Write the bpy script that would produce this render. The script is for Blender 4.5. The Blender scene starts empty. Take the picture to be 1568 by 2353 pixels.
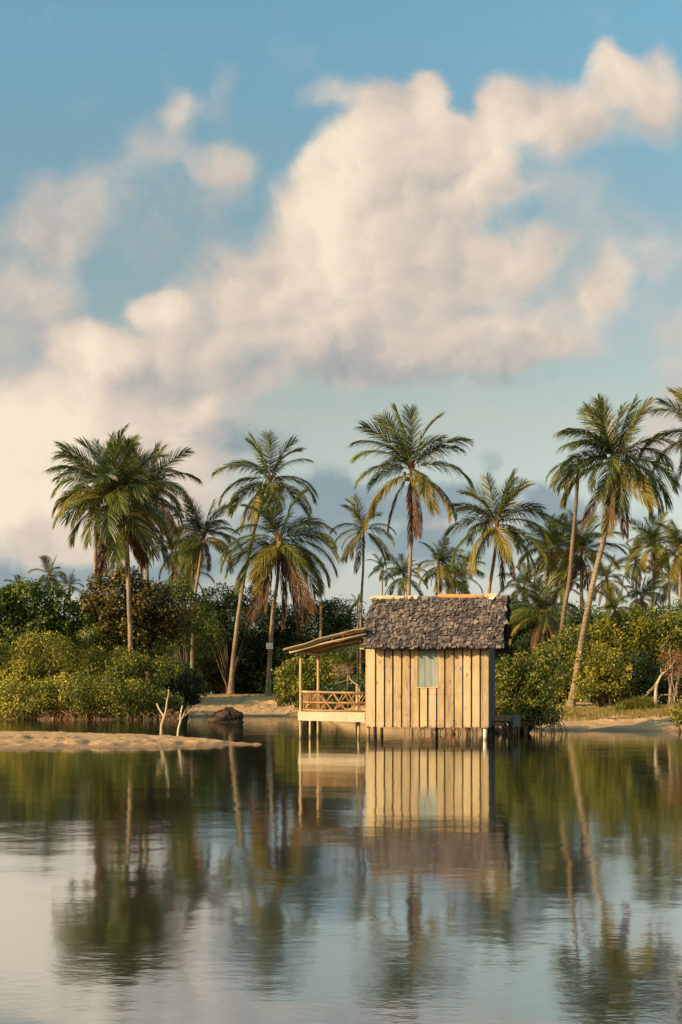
import bpy, math, random
import numpy as np
from mathutils import Vector, Matrix

# ------------------------------------------------------------------ scene, camera, light
scene = bpy.context.scene
COL = scene.collection
F, HX, HY, EYE = 2941.0, 784.0, 1600.0, 1.22      # focal length / horizon of the survey of the photograph, eye height
cam_d = bpy.data.cameras.new("camera")
cam = bpy.data.objects.new("camera", cam_d)
COL.objects.link(cam)
cam.location = (0, 0, EYE)
cam.rotation_euler = (math.radians(90), 0, 0)
cam_d.sensor_fit = 'VERTICAL'
cam_d.sensor_height = 36.0
cam_d.lens = F / 2353.0 * 36.0
cam_d.shift_y = (HY - 1176.5) / 2353.0
cam_d.clip_start = 0.1
cam_d.clip_end = 6000
scene.camera = cam

SUN_EL = math.radians(21.0)
SUN_AZ = math.radians(59.0)                       # measured from -Y towards -X
SD = Vector((-math.sin(SUN_AZ) * math.cos(SUN_EL), -math.cos(SUN_AZ) * math.cos(SUN_EL), math.sin(SUN_EL)))
sun_d = bpy.data.lights.new("sun", 'SUN')
sun_d.energy = 5.0
sun_d.angle = math.radians(0.6)
sun_d.color = (1.0, 0.70, 0.38)
sun = bpy.data.objects.new("sun", sun_d)
COL.objects.link(sun)
sun.location = (-60, -40, 40)
sun.rotation_euler = (-SD).to_track_quat('-Z', 'Y').to_euler()

scene.view_settings.view_transform = 'Standard'
scene.view_settings.look = 'None'
scene.view_settings.exposure = 0.55
scene.view_settings.gamma = 1.0
scene.cycles.use_denoising = True
scene.cycles.max_bounces = 6
scene.cycles.diffuse_bounces = 2
scene.cycles.glossy_bounces = 3
scene.cycles.transmission_bounces = 3
scene.cycles.transparent_max_bounces = 4
scene.cycles.caustics_reflective = False
scene.cycles.caustics_refractive = False


class NT:
    """small helper to write node trees"""
    def __init__(s, tree):
        s.t = tree; s.n = tree.nodes; s.l = tree.links
    def new(s, typ, **kw):
        nd = s.n.new(typ)
        for k, v in kw.items():
            setattr(nd, k, v)
        return nd
    def put(s, sock, v):
        if isinstance(v, bpy.types.NodeSocket):
            s.l.new(v, sock)
        elif v is not None:
            sock.default_value = v
    def math(s, op, a, b=None, c=None, clamp=False):
        nd = s.new('ShaderNodeMath', operation=op); nd.use_clamp = clamp
        s.put(nd.inputs[0], a); s.put(nd.inputs[1], b); s.put(nd.inputs[2], c)
        return nd.outputs[0]
    def vmath(s, op, a, b=None):
        nd = s.new('ShaderNodeVectorMath', operation=op)
        s.put(nd.inputs[0], a); s.put(nd.inputs[1], b)
        return nd.outputs[0] if op not in ('LENGTH', 'DOT_PRODUCT', 'DISTANCE') else nd.outputs['Value']
    def maprange(s, v, a, b, c, d, kind='SMOOTHSTEP'):
        nd = s.new('ShaderNodeMapRange', interpolation_type=kind)
        for i, x in enumerate((v, a, b, c, d)):
            s.put(nd.inputs[i], x)
        return nd.outputs[0]
    def mix(s, fac, a, b, blend='MIX', clamp=False):
        nd = s.new('ShaderNodeMix', data_type='RGBA', blend_type=blend)
        nd.clamp_result = clamp
        s.put(nd.inputs[0], fac); s.put(nd.inputs[6], col4(a)); s.put(nd.inputs[7], col4(b))
        return nd.outputs[2]
    def noise(s, vec, scale, detail=4, rough=0.5, dist=0.0, dim='3D'):
        nd = s.new('ShaderNodeTexNoise', noise_dimensions=dim)
        s.put(nd.inputs['Vector'], vec)
        nd.inputs['Scale'].default_value = scale
        nd.inputs['Detail'].default_value = detail
        nd.inputs['Roughness'].default_value = rough
        nd.inputs['Distortion'].default_value = dist
        return nd
    def ramp(s, fac, stops):
        nd = s.new('ShaderNodeValToRGB')
        cr = nd.color_ramp
        while len(cr.elements) < len(stops):
            cr.elements.new(0.5)
        for e, (p, c) in zip(cr.elements, stops):
            e.position = p; e.color = col4(c)
        s.put(nd.inputs[0], fac)
        return nd.outputs[0]


def col4(c):
    if isinstance(c, bpy.types.NodeSocket) or c is None:
        return c
    return (c[0], c[1], c[2], 1.0)


def srgb(r, g, b, k=1.0):
    out = []
    for v in (r, g, b):
        v /= 255.0
        out.append(k * (v / 12.92 if v <= 0.04045 else ((v + 0.055) / 1.055) ** 2.4))
    return tuple(out)


WAVE_SWELL, WAVE_RIPPLE = 0.0052, 0.0012


# ------------------------------------------------------------------ sky with clouds
world = bpy.data.worlds.new("World")
scene.world = world
world.use_nodes = True
W = NT(world.node_tree)
W.n.clear()
w_out = W.new('ShaderNodeOutputWorld')
w_bg = W.new('ShaderNodeBackground')
w_bg.inputs['Strength'].default_value = 0.1
W.l.new(w_bg.outputs[0], w_out.inputs[0])
nish = W.new('ShaderNodeTexSky', sky_type='NISHITA')
nish.sun_disc = False
nish.sun_elevation = SUN_EL
nish.sun_rotation = math.atan2(SD.x, SD.y)
nish.air_density = 1.0
nish.dust_density = 1.2
nish.ozone_density = 1.5
tc = W.new('ShaderNodeTexCoord')
sep = W.new('ShaderNodeSeparateXYZ')
W.l.new(tc.outputs['Generated'], sep.inputs[0])
dx, dy, dz = sep.outputs
dyc = W.math('MAXIMUM', W.math('ABSOLUTE', dy), 0.12)
# cloud deck coordinates: tangent of azimuth and of elevation, seen against the far sky
U = W.math('MULTIPLY', W.math('DIVIDE', dx, dyc), F / 1000)
V = W.math('MULTIPLY', W.math('DIVIDE', dz, dyc), F / 1000)
comb = W.new('ShaderNodeCombineXYZ')
W.l.new(U, comb.inputs[0]); W.l.new(V, comb.inputs[1])
uv = comb.outputs[0]


def warp(vec, scale, amt, detail=3):
    n = W.noise(vec, scale, detail, 0.55)
    c = W.vmath('SUBTRACT', n.outputs['Color'], (0.5, 0.5, 0.5))
    sc = W.new('ShaderNodeVectorMath', operation='SCALE')
    W.l.new(c, sc.inputs[0]); sc.inputs['Scale'].default_value = amt
    flat = W.vmath('MULTIPLY', sc.outputs[0], (1, 1, 0))
    return W.vmath('ADD', vec, flat)


uvw = warp(warp(uv, 3.0, 0.12, 2), 11.0, 0.060, 4)


def blobs(vec, lst, inner=0.0):
    tot = None
    v0 = vec
    for i, (cx, cy, rx, ry, w) in enumerate(lst):
        if i and i % 5 == 0:      # keeps the shader compiler from holding every branch on its stack at once
            cb = W.new('ShaderNodeCombineXYZ')
            W.l.new(tot, cb.inputs[2])
            v0 = W.vmath('ADD', vec, cb.outputs[0])
        sx, sy = 1000.0 / rx, 1000.0 / ry
        ma = W.new('ShaderNodeVectorMath', operation='MULTIPLY_ADD')
        W.l.new(v0, ma.inputs[0])
        ma.inputs[1].default_value = (sx, sy, 0)
        ma.inputs[2].default_value = (-(cx - HX) / 1000 * sx, -(HY - cy) / 1000 * sy, 0)
        ln = W.vmath('LENGTH', ma.outputs[0])
        v = W.maprange(ln, inner, 1.35, w, 0.0)
        tot = v if tot is None else W.math('ADD', tot, v)
    return tot


CLOUD = [
    (988, 215, 62, 74, 1.25), (890, 265, 110, 75, 1.15), (790, 375, 105, 90, 1.15), (725, 520, 120, 140, 1.35),
    (950, 380, 170, 120, 1.05), (1090, 310, 120, 95, 1.05), (1180, 225, 105, 80, 1.05), (1290, 265, 115, 90, .85),
    (1412, 160, 66, 70, 1.05), (1515, 175, 70, 85, .95), (1460, 265, 150, 75, .60), (900, 540, 200, 130, .95),
    (1085, 430, 150, 120, .85), (600, 640, 150, 120, .90), (790, 690, 250, 150, 1.0), (1000, 650, 180, 130, .75),
    (1235, 570, 100, 80, .85), (1120, 610, 120, 75, .75), (1290, 730, 170, 95, .85), (1385, 650, 75, 75, .65),
    (640, 810, 320, 100, .62), (950, 800, 330, 85, .68), (430, 750, 140, 100, .7), (365, 712, 70, 45, .8),
    (205, 800, 105, 72, 1.2), (310, 870, 200, 100, .85), (80, 950, 170, 110, 1.1), (270, 1000, 250, 110, .95),
    (60, 1110, 320, 170, 1.1), (270, 1150, 260, 170, .55), (490, 920, 170, 90, .5), (1180, 800, 250, 70, .45),
    (170, 470, 170, 120, .56), (80, 600, 190, 150, .52), (10, 740, 210, 150, .68),
    (412, 242, 60, 58, .62), (375, 305, 80, 70, .42), (505, 205, 55, 95, .46), (525, 375, 80, 62, .46),
    (400, 390, 220, 100, .40), (740, 228, 80, 46, .48), (480, 560, 190, 130, .46), (1560, 800, 120, 110, .5),
    (1010, 1205, 60, 45, .75), (1545, 1000, 110, 110, .75), (700, 880, 380, 50, .35), (60, 1200, 500, 130, .55), (330, 1090, 260, 160, .35),
    (1330, 430, 150, 150, .42), (1500, 560, 160, 140, .34),
    (1005, 490, 52, 42, -.55), (893, 585, 34, 60, -.5), (1150, 775, 60, 36, -.4), (620, 705, 36, 32, -.4), (1050, 255, 45, 45, -.5), (580, 520, 110, 60, -.25),
    (1230, 470, 60, 50, -.3), (230, 600, 60, 70, -.25),
]
base = blobs(uvw, CLOUD, 0.25)
fb = W.noise(uvw, 4.6, 9, 0.54)
ra = W.noise(uvw, 5.5, 6, 0.47)
fb2 = W.noise(W.vmath('ADD', uvw, (-0.040, 0.026, 0)), 5.5, 6, 0.47)
dens = W.math('ADD', base, W.math('MULTIPLY', W.math('SUBTRACT', fb.outputs[0], 0.5), 1.5))
alpha = W.maprange(dens, 0.08, 1.08, 0.0, 1.0)
LIGHT = [
    (745, 480, 120, 190, .55), (985, 220, 80, 90, .25), (820, 330, 130, 110, .3), (1110, 330, 200, 130, .22),
    (1420, 170, 150, 90, .22), (200, 800, 130, 70, .5), (365, 710, 80, 45, .4), (90, 960, 170, 120, .4),
    (60, 1120, 360, 200, .62), (700, 640, 180, 140, .15), (412, 235, 60, 60, .2), (1230, 570, 80, 60, .12),
]
DARK = [
    (720, 870, 420, 70, .40), (1050, 810, 280, 70, .16), (340, 870, 120, 50, .30), (1330, 810, 200, 60, .14),
    (900, 620, 150, 150, .04), (110, 560, 230, 230, .12), (480, 570, 180, 110, .22), (500, 300, 200, 200, .05),
    (1500, 260, 150, 60, .12), (230, 1240, 400, 70, .2), (30, 760, 200, 120, .15), (1120, 560, 100, 80, .1),
]
lt = W.math('SUBTRACT', blobs(uvw, LIGHT), blobs(uvw, DARK))
relief = W.math('MULTIPLY', W.math('SUBTRACT', ra.outputs[0], fb2.outputs[0]), 1.5)
L = W.math('ADD', W.math('ADD', lt, 0.53), relief, clamp=True)
K = 6.6
ccol = W.ramp(L, [(0.0, srgb(166, 172, 172, 1)), (0.30, srgb(199, 191, 182, 1)), (0.6, srgb(226, 209, 193, 1)), (1.0, srgb(252, 235, 210, 1))])
vs = W.new('ShaderNodeVectorMath', operation='SCALE'); W.l.new(ccol, vs.inputs[0]); vs.inputs['Scale'].default_value = K
ccol = vs.outputs[0]
# clear air, graded between the zenith and the horizon
tint = W.ramp(W.math('MULTIPLY', V, 0.5, clamp=True), [(0.0, (0.80, 0.80, 0.92)), (0.10, (1.17, 0.96, 0.86)), (0.32, (1.50, 1.13, 0.75)), (0.55, (1.24, 1.24, 0.92)), (0.78, (1.16, 1.56, 1.28))])
sky = W.mix(1.0, nish.outputs[0], tint, 'MULTIPLY')
# pale dust and sea haze low down
hz = W.maprange(V, 0.0, 0.42, 0.85, 0.0)
pale = W.new('ShaderNodeVectorMath', operation='SCALE'); pale.inputs[0].default_value = srgb(188, 193, 188, 1); pale.inputs['Scale'].default_value = 6.6
sky = W.mix(hz, sky, pale.outputs[0])
# low slate coloured cloud banks near the horizon
BANK = [(760, 1120, 80, 70, .9), (690, 1150, 90, 60, .6), (1115, 1065, 36, 40, .7), (1265, 1190, 100, 80, .9), (1000, 1140, 260, 55, .7),
        (850, 1220, 260, 90, .7), (1400, 1220, 180, 90, .5), (540, 1000, 160, 45, .5), (600, 1240, 220, 90, .5), (100, 1335, 420, 45, .9),
        (480, 1300, 300, 60, .5), (930, 850, 330, 45, .45), (1120, 1270, 300, 60, .6), (560, 1060, 200, 60, .25)]
bk = blobs(uvw, BANK, 0.3)
fb3 = W.noise(uvw, 6.5, 7, 0.6)
bden = W.math('ADD', bk, W.math('MULTIPLY', W.math('SUBTRACT', fb3.outputs[0], 0.5), 1.6))
balpha = W.math('MULTIPLY', W.maprange(bden, 0.15, 1.0, 0.0, 1.0), 0.85)
bcol = W.new('ShaderNodeVectorMath', operation='SCALE'); bcol.inputs[0].default_value = srgb(136, 156, 165, 1); bcol.inputs['Scale'].default_value = K
sky1 = W.mix(alpha, sky, ccol)
sky2 = W.mix(balpha, sky1, bcol.outputs[0])
W.l.new(sky2, w_bg.inputs['Color'])
world.cycles.sampling_method = 'MANUAL'
world.cycles.sample_map_resolution = 512

# ------------------------------------------------------------------ helpers
rng = np.random.default_rng(11)
R_ = random.Random(5)


def at(px, py, Y):
    """a surveyed direction and a distance give a point in the world"""
    return Vector(((px - HX) / F * Y, Y, EYE - (py - HY) / F * Y))


def tag(o, label=None, cat=None, group=None, kind=None):
    if label: o['label'] = label
    if cat: o['category'] = cat
    if group: o['group'] = group
    if kind: o['kind'] = kind
    return o


YL = ([36, 47.5, 50, 53.5, 56, 60, 66, 72, 80, 92, 118, 150], [36, 62, 66, 72, 72.5, 78, 84, 96, 108, 122, 150, 190])
YR = ([36, 41.5, 42.8, 46.6, 47, 52.5, 55, 58, 64, 70, 74, 80, 92, 118, 150], [36, 43, 43.5, 52, 52.5, 55, 58, 62, 70, 78, 88, 98, 112, 150, 190])


def dist(Y, px):
    """first estimate of a distance -> distance once the horizon was fixed from the reflections"""
    return float(np.interp(Y, *(YL if px < 850 else YR)))


def empty(name, loc, rz=0.0, label=None, cat=None, group=None):
    e = bpy.data.objects.new(name, None)
    COL.objects.link(e)
    e.empty_display_size = 0.2
    e.location = loc
    e.rotation_euler = (0, 0, rz)
    return tag(e, label, cat, group)


def mesh_from(name, verts, faces, tints=None, smooth=False, mats=(), mat_idx=None):
    """verts (n,3); faces an (m,k) array or list of tuples; tint = one number per face"""
    me = bpy.data.meshes.new(name)
    verts = np.asarray(verts, dtype=np.float32)
    if isinstance(faces, np.ndarray):
        m, k = faces.shape
        me.vertices.add(len(verts)); me.vertices.foreach_set('co', verts.ravel())
        me.loops.add(m * k); me.loops.foreach_set('vertex_index', faces.astype(np.int32).ravel())
        me.polygons.add(m)
        me.polygons.foreach_set('loop_start', np.arange(0, m * k, k, dtype=np.int32))
        me.update(calc_edges=True)
    else:
        me.from_pydata([tuple(map(float, v)) for v in verts], [], faces)
        me.update()
    nf = len(me.polygons)
    if tints is not None:
        a = me.attributes.new('tint', 'FLOAT', 'FACE')
        a.data.foreach_set('value', np.asarray(tints, dtype=np.float32)[:nf])
    if smooth:
        me.polygons.foreach_set('use_smooth', np.ones(nf, dtype=bool))
    for mt in mats:
        me.materials.append(mt)
    if mat_idx is not None:
        me.polygons.foreach_set('material_index', np.asarray(mat_idx, dtype=np.int32))
    return me


def link(name, me, parent=None, loc=None, rot=None):
    o = bpy.data.objects.new(name, me)
    COL.objects.link(o)
    if parent is not None: o.parent = parent
    if loc is not None: o.location = loc
    if rot is not None: o.rotation_euler = rot
    return o


class MB:
    """collects boxes, tubes and sheets, then links them as ONE mesh"""
    def __init__(s):
        s.v = []; s.f = []; s.t = []
    def add(s, vs, fs, tint=0.5):
        n = len(s.v)
        s.v += [tuple(v) for v in vs]
        s.f += [tuple(i + n for i in f) for f in fs]
        s.t += [tint] * len(fs)
    def box(s, p0, p1, tint=None):
        x0, y0, z0 = p0; x1, y1, z1 = p1
        s.hexa([(x0, y0, z0), (x1, y0, z0), (x1, y1, z0), (x0, y1, z0), (x0, y0, z1), (x1, y0, z1), (x1, y1, z1), (x0, y1, z1)], tint)
    def hexa(s, vs, tint=None):
        s.add(vs, [(0, 3, 2, 1), (4, 5, 6, 7), (0, 1, 5, 4), (1, 2, 6, 5), (2, 3, 7, 6), (3, 0, 4, 7)], R_.random() if tint is None else tint)
    def slab(s, c, ux, uy, uz, tint=None):
        """box from centre and three half-axis vectors"""
        c, ux, uy, uz = map(Vector, (c, ux, uy, uz))
        s.hexa([c - ux - uy - uz, c + ux - uy - uz, c + ux + uy - uz, c - ux + uy - uz,
                c - ux - uy + uz, c + ux - uy + uz, c + ux + uy + uz, c - ux + uy + uz], tint)
    def tube(s, pts, radii, sides=8, tint=None, cap=True, wob=0.0):
        pts = [Vector(p) for p in pts]
        n = len(pts)
        if not hasattr(radii, '__len__'): radii = [radii] * n
        vs = []; fs = []
        up = Vector((0.31, 0.87, 0.21)).normalized()
        for i, p in enumerate(pts):
            d = (pts[min(i + 1, n - 1)] - pts[max(i - 1, 0)]).normalized()
            a = d.cross(up)
            if a.length < 1e-3: a = d.cross(Vector((1, 0, 0)))
            a.normalize(); b = d.cross(a)
            for k in range(sides):
                an = 2 * math.pi * k / sides
                r = radii[i] * (1 + wob * (R_.random() - .5))
                vs.append(p + (a * math.cos(an) + b * math.sin(an)) * r)
        for i in range(n - 1):
            for k in range(sides):
                k2 = (k + 1) % sides
                fs.append((i * sides + k, i * sides + k2, (i + 1) * sides + k2, (i + 1) * sides + k))
        if cap:
            fs.append(tuple(range(sides - 1, -1, -1)))
            fs.append(tuple((n - 1) * sides + k for k in range(sides)))
        s.add(vs, fs, R_.random() if tint is None else tint)
    def build(s, name, mat, parent=None, loc=None, rot=None, smooth=False):
        me = mesh_from(name, s.v, s.f, s.t, smooth, mats=(mat,) if mat else ())
        return link(name, me, parent, loc, rot)


def curve_pts(pts, n):
    """Catmull-Rom through the given points"""
    pts = [Vector(p) for p in pts]
    P = [pts[0] * 2 - pts[1]] + pts + [pts[-1] * 2 - pts[-2]]
    out = []
    seg = len(pts) - 1
    for i in range(n + 1):
        u = i / n * seg
        k = min(int(u), seg - 1); t = u - k
        a, b, c, d = P[k:k + 4]
        out.append(0.5 * ((2 * b) + (c - a) * t + (2 * a - 5 * b + 4 * c - d) * t * t + (3 * b - a - 3 * c + d) * t ** 3))
    return out


_TAB = rng.random((256, 256))


def vnoise(x, y, s):
    x = np.asarray(x, float) * s + 1000; y = np.asarray(y, float) * s + 1000
    xi = np.floor(x).astype(int); yi = np.floor(y).astype(int)
    fx = x - xi; fy = y - yi
    fx = fx * fx * (3 - 2 * fx); fy = fy * fy * (3 - 2 * fy)
    g = lambda i, j: _TAB[i % 256, j % 256]
    return (g(xi, yi) * (1 - fx) + g(xi + 1, yi) * fx) * (1 - fy) + (g(xi, yi + 1) * (1 - fx) + g(xi + 1, yi + 1) * fx) * fy - 0.5


def sstep(x, a, b):
    t = np.clip((x - a) / (b - a), 0, 1)
    return t * t * (3 - 2 * t)


def shore(x):
    return np.interp(x, [-60, -9.5, -8.5, -7.5, -3.5, -1.6, .5, 2, 3.6, 5.6, 7.5, 10.8, 13, 60], [77, 77, 77, 77.5, 78, 74, 58, 50.5, 48, 46.5, 45.7, 45.5, 44, 42])


def ground_z(x, y):
    x = np.asarray(x, float); y = np.asarray(y, float)
    s = y - shore(x) + 0.8 * vnoise(x, y, 0.35) + .3 * vnoise(x, y, 1.3)
    h = np.where(s < 0, np.maximum(-1.6, s * 0.09), 0.90 * (1 - np.exp(-np.maximum(s, 0) / 6.0)))
    edge = sstep(x, -6.7, -6.3) * (1 - sstep(x, 1.0, 3.0))
    yy = y + 0.8 * vnoise(x, y, 0.6)
    h = h + edge * 0.30 * sstep(yy, 85.6, 86.0) + (0.42 - 0.30 * edge) * sstep(y, 86, 97) + .12 * sstep(y, 97, 130)
    h = h + (0.035 * vnoise(x, y, 0.7) + 0.07 * vnoise(x, y * .6, 2.2) + .08 * vnoise(x, y * .5, 4.6)) * sstep(s, 0.5, 3.5)
    # the sand spit in the middle of the river
    cy = np.interp(x, [-40, -10, -4.7, -2.1], [37.5, 36.0, 33.8, 32.3])
    hw = np.interp(x, [-40, -10, -7, -4.7, -3.4, -2.7, -2.2], [9.0, 7.0, 5.3, 3.4, 1.7, .7, .12])
    q = (y - cy) / hw
    top = 0.155 * np.clip(1 - np.abs(q) ** 2.2, -3, 1)
    top = top * np.interp(x, [-4.5, -2.4, -2.0], [1.0, .45, .2])
    top = np.where(x > -1.95, -0.5, top)
    lump = 0.025 * vnoise(x, y * .6, 1.3) + 0.045 * vnoise(x, y * .5, 2.9) + 0.08 * vnoise(x, y * .45, 5.6)
    top = top + lump * np.where(q < 0, 1.25, .7) * sstep(top, -0.01, 0.07)
    h = np.maximum(h, top)
    # the river's near bank, far behind the camera
    h = np.maximum(h, np.clip((-8 - y) * 0.12, -1.6, 0.8))
    return h


def gz(x, y):
    return float(ground_z(np.array([x]), np.array([y]))[0])


# ------------------------------------------------------------------ materials
def new_mat(name):
    m = bpy.data.materials.new(name)
    m.use_nodes = True
    t = NT(m.node_tree)
    t.n.clear()
    out = t.new('ShaderNodeOutputMaterial')
    return m, t, out


def bsdf(t, out, color, rough=0.7, spec=0.3, normal=None):
    b = t.new('ShaderNodeBsdfPrincipled')
    t.put(b.inputs['Base Color'], col4(color))
    t.put(b.inputs['Roughness'], rough)
    b.inputs['Specular IOR Level'].default_value = spec
    if normal is not None: t.l.new(normal, b.inputs['Normal'])
    if out is not None: t.l.new(b.outputs[0], out.inputs['Surface'])
    return b


def bump(t, h, dist, strength=1.0):
    b = t.new('ShaderNodeBump')
    b.inputs['Distance'].default_value = dist
    b.inputs['Strength'].default_value = strength
    t.l.new(h, b.inputs['Height'])
    return b.outputs[0]


def attr(t, name='tint'):
    a = t.new('ShaderNodeAttribute')
    a.attribute_name = name
    return a.outputs['Fac']


def leaf_mat(name, stops, trans=0.35, rough=0.5, spec=0.28, clump=0.35, clump_scale=0.8, glow=(0.35, 0.42, 0.05)):
    """stops: colour ramp along the per-leaf tint; foliage is thin, so part of the light passes through"""
    m, t, out = new_mat(name)
    tc_ = t.new('ShaderNodeTexCoord')
    n = t.noise(tc_.outputs['Object'], clump_scale, 2, 0.5)
    oi = t.new('ShaderNodeObjectInfo')
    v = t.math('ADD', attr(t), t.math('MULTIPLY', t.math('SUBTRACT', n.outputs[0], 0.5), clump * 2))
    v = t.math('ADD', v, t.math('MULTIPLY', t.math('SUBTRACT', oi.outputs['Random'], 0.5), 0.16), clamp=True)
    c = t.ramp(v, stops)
    b = bsdf(t, None, c, rough, spec)
    tr = t.new('ShaderNodeBsdfTranslucent')
    t.l.new(t.mix(0.6, c, t.mix(1.0, c, (glow[0] * 4, glow[1] * 4, glow[2] * 4), 'MULTIPLY')), tr.inputs[0])
    ms = t.new('ShaderNodeMixShader'); ms.inputs[0].default_value = trans
    t.l.new(b.outputs[0], ms.inputs[1]); t.l.new(tr.outputs[0], ms.inputs[2])
    t.l.new(ms.outputs[0], out.inputs['Surface'])
    return m


def wood_mat(name, c_lo, c_mid, c_hi, grain=(22, 22, 1.3), knots=0.6, rough=0.75, bumpd=0.004, spread=0.5, tide=0.0):
    m, t, out = new_mat(name)
    tc_ = t.new('ShaderNodeTexCoord')
    tint = attr(t)
    off = t.new('ShaderNodeCombineXYZ')
    t.l.new(t.math('MULTIPLY', tint, 37.0), off.inputs[0]); t.l.new(t.math('MULTIPLY', tint, 11.0), off.inputs[2])
    p = t.vmath('ADD', tc_.outputs['Object'], off.outputs[0])
    g = t.noise(t.vmath('MULTIPLY', p, grain), 1.0, 6, 0.65, 1.2)
    big = t.noise(t.vmath('MULTIPLY', p, (3, 3, 0.9)), 1.0, 4, 0.6)
    v = t.math('ADD', t.math('MULTIPLY', t.math('SUBTRACT', g.outputs[0], 0.5), 0.9), t.math('MULTIPLY', t.math('SUBTRACT', big.outputs[0], 0.5), 0.9))
    v = t.math('ADD', v, t.math('MULTIPLY', t.math('SUBTRACT', tint, 0.5), spread))
    v = t.math('ADD', v, 0.5, clamp=True)
    c = t.ramp(v, [(0.12, c_lo), (0.5, c_mid), (0.88, c_hi)])
    if knots:
        vo = t.new('ShaderNodeTexVoronoi')
        t.l.new(t.vmath('MULTIPLY', p, (5.5, 1.0, 2.1)), vo.inputs['Vector']); vo.inputs['Scale'].default_value = 1.0
        k = t.maprange(vo.outputs['Distance'], 0.05, 0.2, knots, 0.0)
        c = t.mix(k, c, (c_lo[0] * .45, c_lo[1] * .38, c_lo[2] * .3))
    st = t.noise(t.vmath('MULTIPLY', p, (grain[0] * .35, grain[1] * .35, grain[2] * .35)), 1.0, 5, .7)
    c = t.mix(t.maprange(st.outputs[0], 0.52, 0.74, 0.0, 0.45), c, (c_lo[0] * .8, c_lo[1] * .8, c_lo[2] * .9))
    if tide:
        sz = t.new('ShaderNodeSeparateXYZ'); t.l.new(tc_.outputs['Object'], sz.inputs[0])
        zz = t.math('ADD', sz.outputs[2], t.math('MULTIPLY', t.math('SUBTRACT', st.outputs[0], .5), .35))
        c = t.mix(t.maprange(zz, tide - .06, tide + .08, .8, 0.0), c, (0.07, 0.05, 0.032))
    bsdf(t, out, c, rough, 0.25, bump(t, g.outputs[0], bumpd))
    return m


M = {}
M['board'] = wood_mat('weathered_board', (0.22, 0.15, 0.08), (0.50, 0.365, 0.205), (0.65, 0.50, 0.31), spread=0.45, tide=.33)
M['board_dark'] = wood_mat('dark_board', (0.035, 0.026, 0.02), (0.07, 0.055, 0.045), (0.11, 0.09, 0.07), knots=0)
M['board_shade'] = wood_mat('dark_board_with_shade', (0.03, 0.028, 0.025), (0.055, 0.05, 0.045), (0.09, 0.08, 0.07), knots=0)  # dark wood of the right end wall, its shade put into the colour
M['fascia'] = wood_mat('pale_plank', (0.46, 0.34, 0.22), (0.66, 0.52, 0.36), (0.76, 0.63, 0.46), grain=(1.3, 22, 22), knots=.5)
M['pole'] = wood_mat('round_pole', (0.26, 0.165, 0.08), (0.45, 0.315, 0.16), (0.60, 0.45, 0.25), grain=(30, 30, 3), knots=0.25, tide=.10)
M['pole_pale'] = wood_mat('pale_post', (0.62, 0.52, 0.38), (0.80, 0.70, 0.54), (0.86, 0.78, 0.64), knots=0, tide=.04)
M['stick'] = wood_mat('rail_stick', (0.22, 0.115, 0.048), (0.36, 0.20, 0.085), (0.50, 0.31, 0.14), grain=(30, 30, 8), knots=0)
M['teal'] = wood_mat('teal_paint_and_shade', (0.15, 0.185, 0.17), (0.235, 0.275, 0.25), (0.33, 0.35, 0.30), knots=0, spread=.5)
M['shingle'] = wood_mat('grey_shingle', (0.050, 0.042, 0.042), (0.120, 0.097, 0.088), (0.26, 0.205, 0.165), grain=(40, 9, 9), knots=0, rough=.9, bumpd=.008, spread=.75)
M['ridge'] = wood_mat('ridge_wood', (0.40, 0.26, 0.13), (0.56, 0.42, 0.25), (0.72, 0.58, 0.38), grain=(1.5, 20, 20), knots=.3)
M['ridge_orange'] = wood_mat('orange_wood', (0.42, 0.19, 0.06), (0.55, 0.27, 0.09), (0.66, 0.36, 0.14), grain=(1.5, 20, 20), knots=.3)
M['thatch'] = wood_mat('porch_roof_wood', (0.07, 0.05, 0.03), (0.20, 0.145, 0.08), (0.42, 0.33, 0.18), grain=(3, 30, 30), knots=0, rough=.85, spread=1.0)
M['driftwood'] = wood_mat('driftwood', (0.34, 0.26, 0.17), (0.48, 0.39, 0.27), (0.58, 0.48, 0.35), grain=(30, 30, 5), knots=0)
M['branch'] = wood_mat('bare_branch', (0.20, 0.14, 0.09), (0.34, 0.25, 0.17), (0.48, 0.36, 0.25), grain=(30, 30, 8), knots=0)
M['fibre'] = wood_mat('palm_fibre', (0.022, 0.013, 0.008), (0.065, 0.038, 0.022), (0.16, 0.09, 0.05), grain=(30, 30, 8), knots=0)
M['root'] = wood_mat('mangrove_root', (0.09, 0.045, 0.022), (0.23, 0.115, 0.052), (0.40, 0.21, 0.095), grain=(30, 30, 8), knots=0)
M['bark'] = wood_mat('dark_bark', (0.03, 0.022, 0.014), (0.065, 0.048, 0.032), (0.12, 0.09, 0.06), grain=(9, 9, 4), knots=0)


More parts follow.
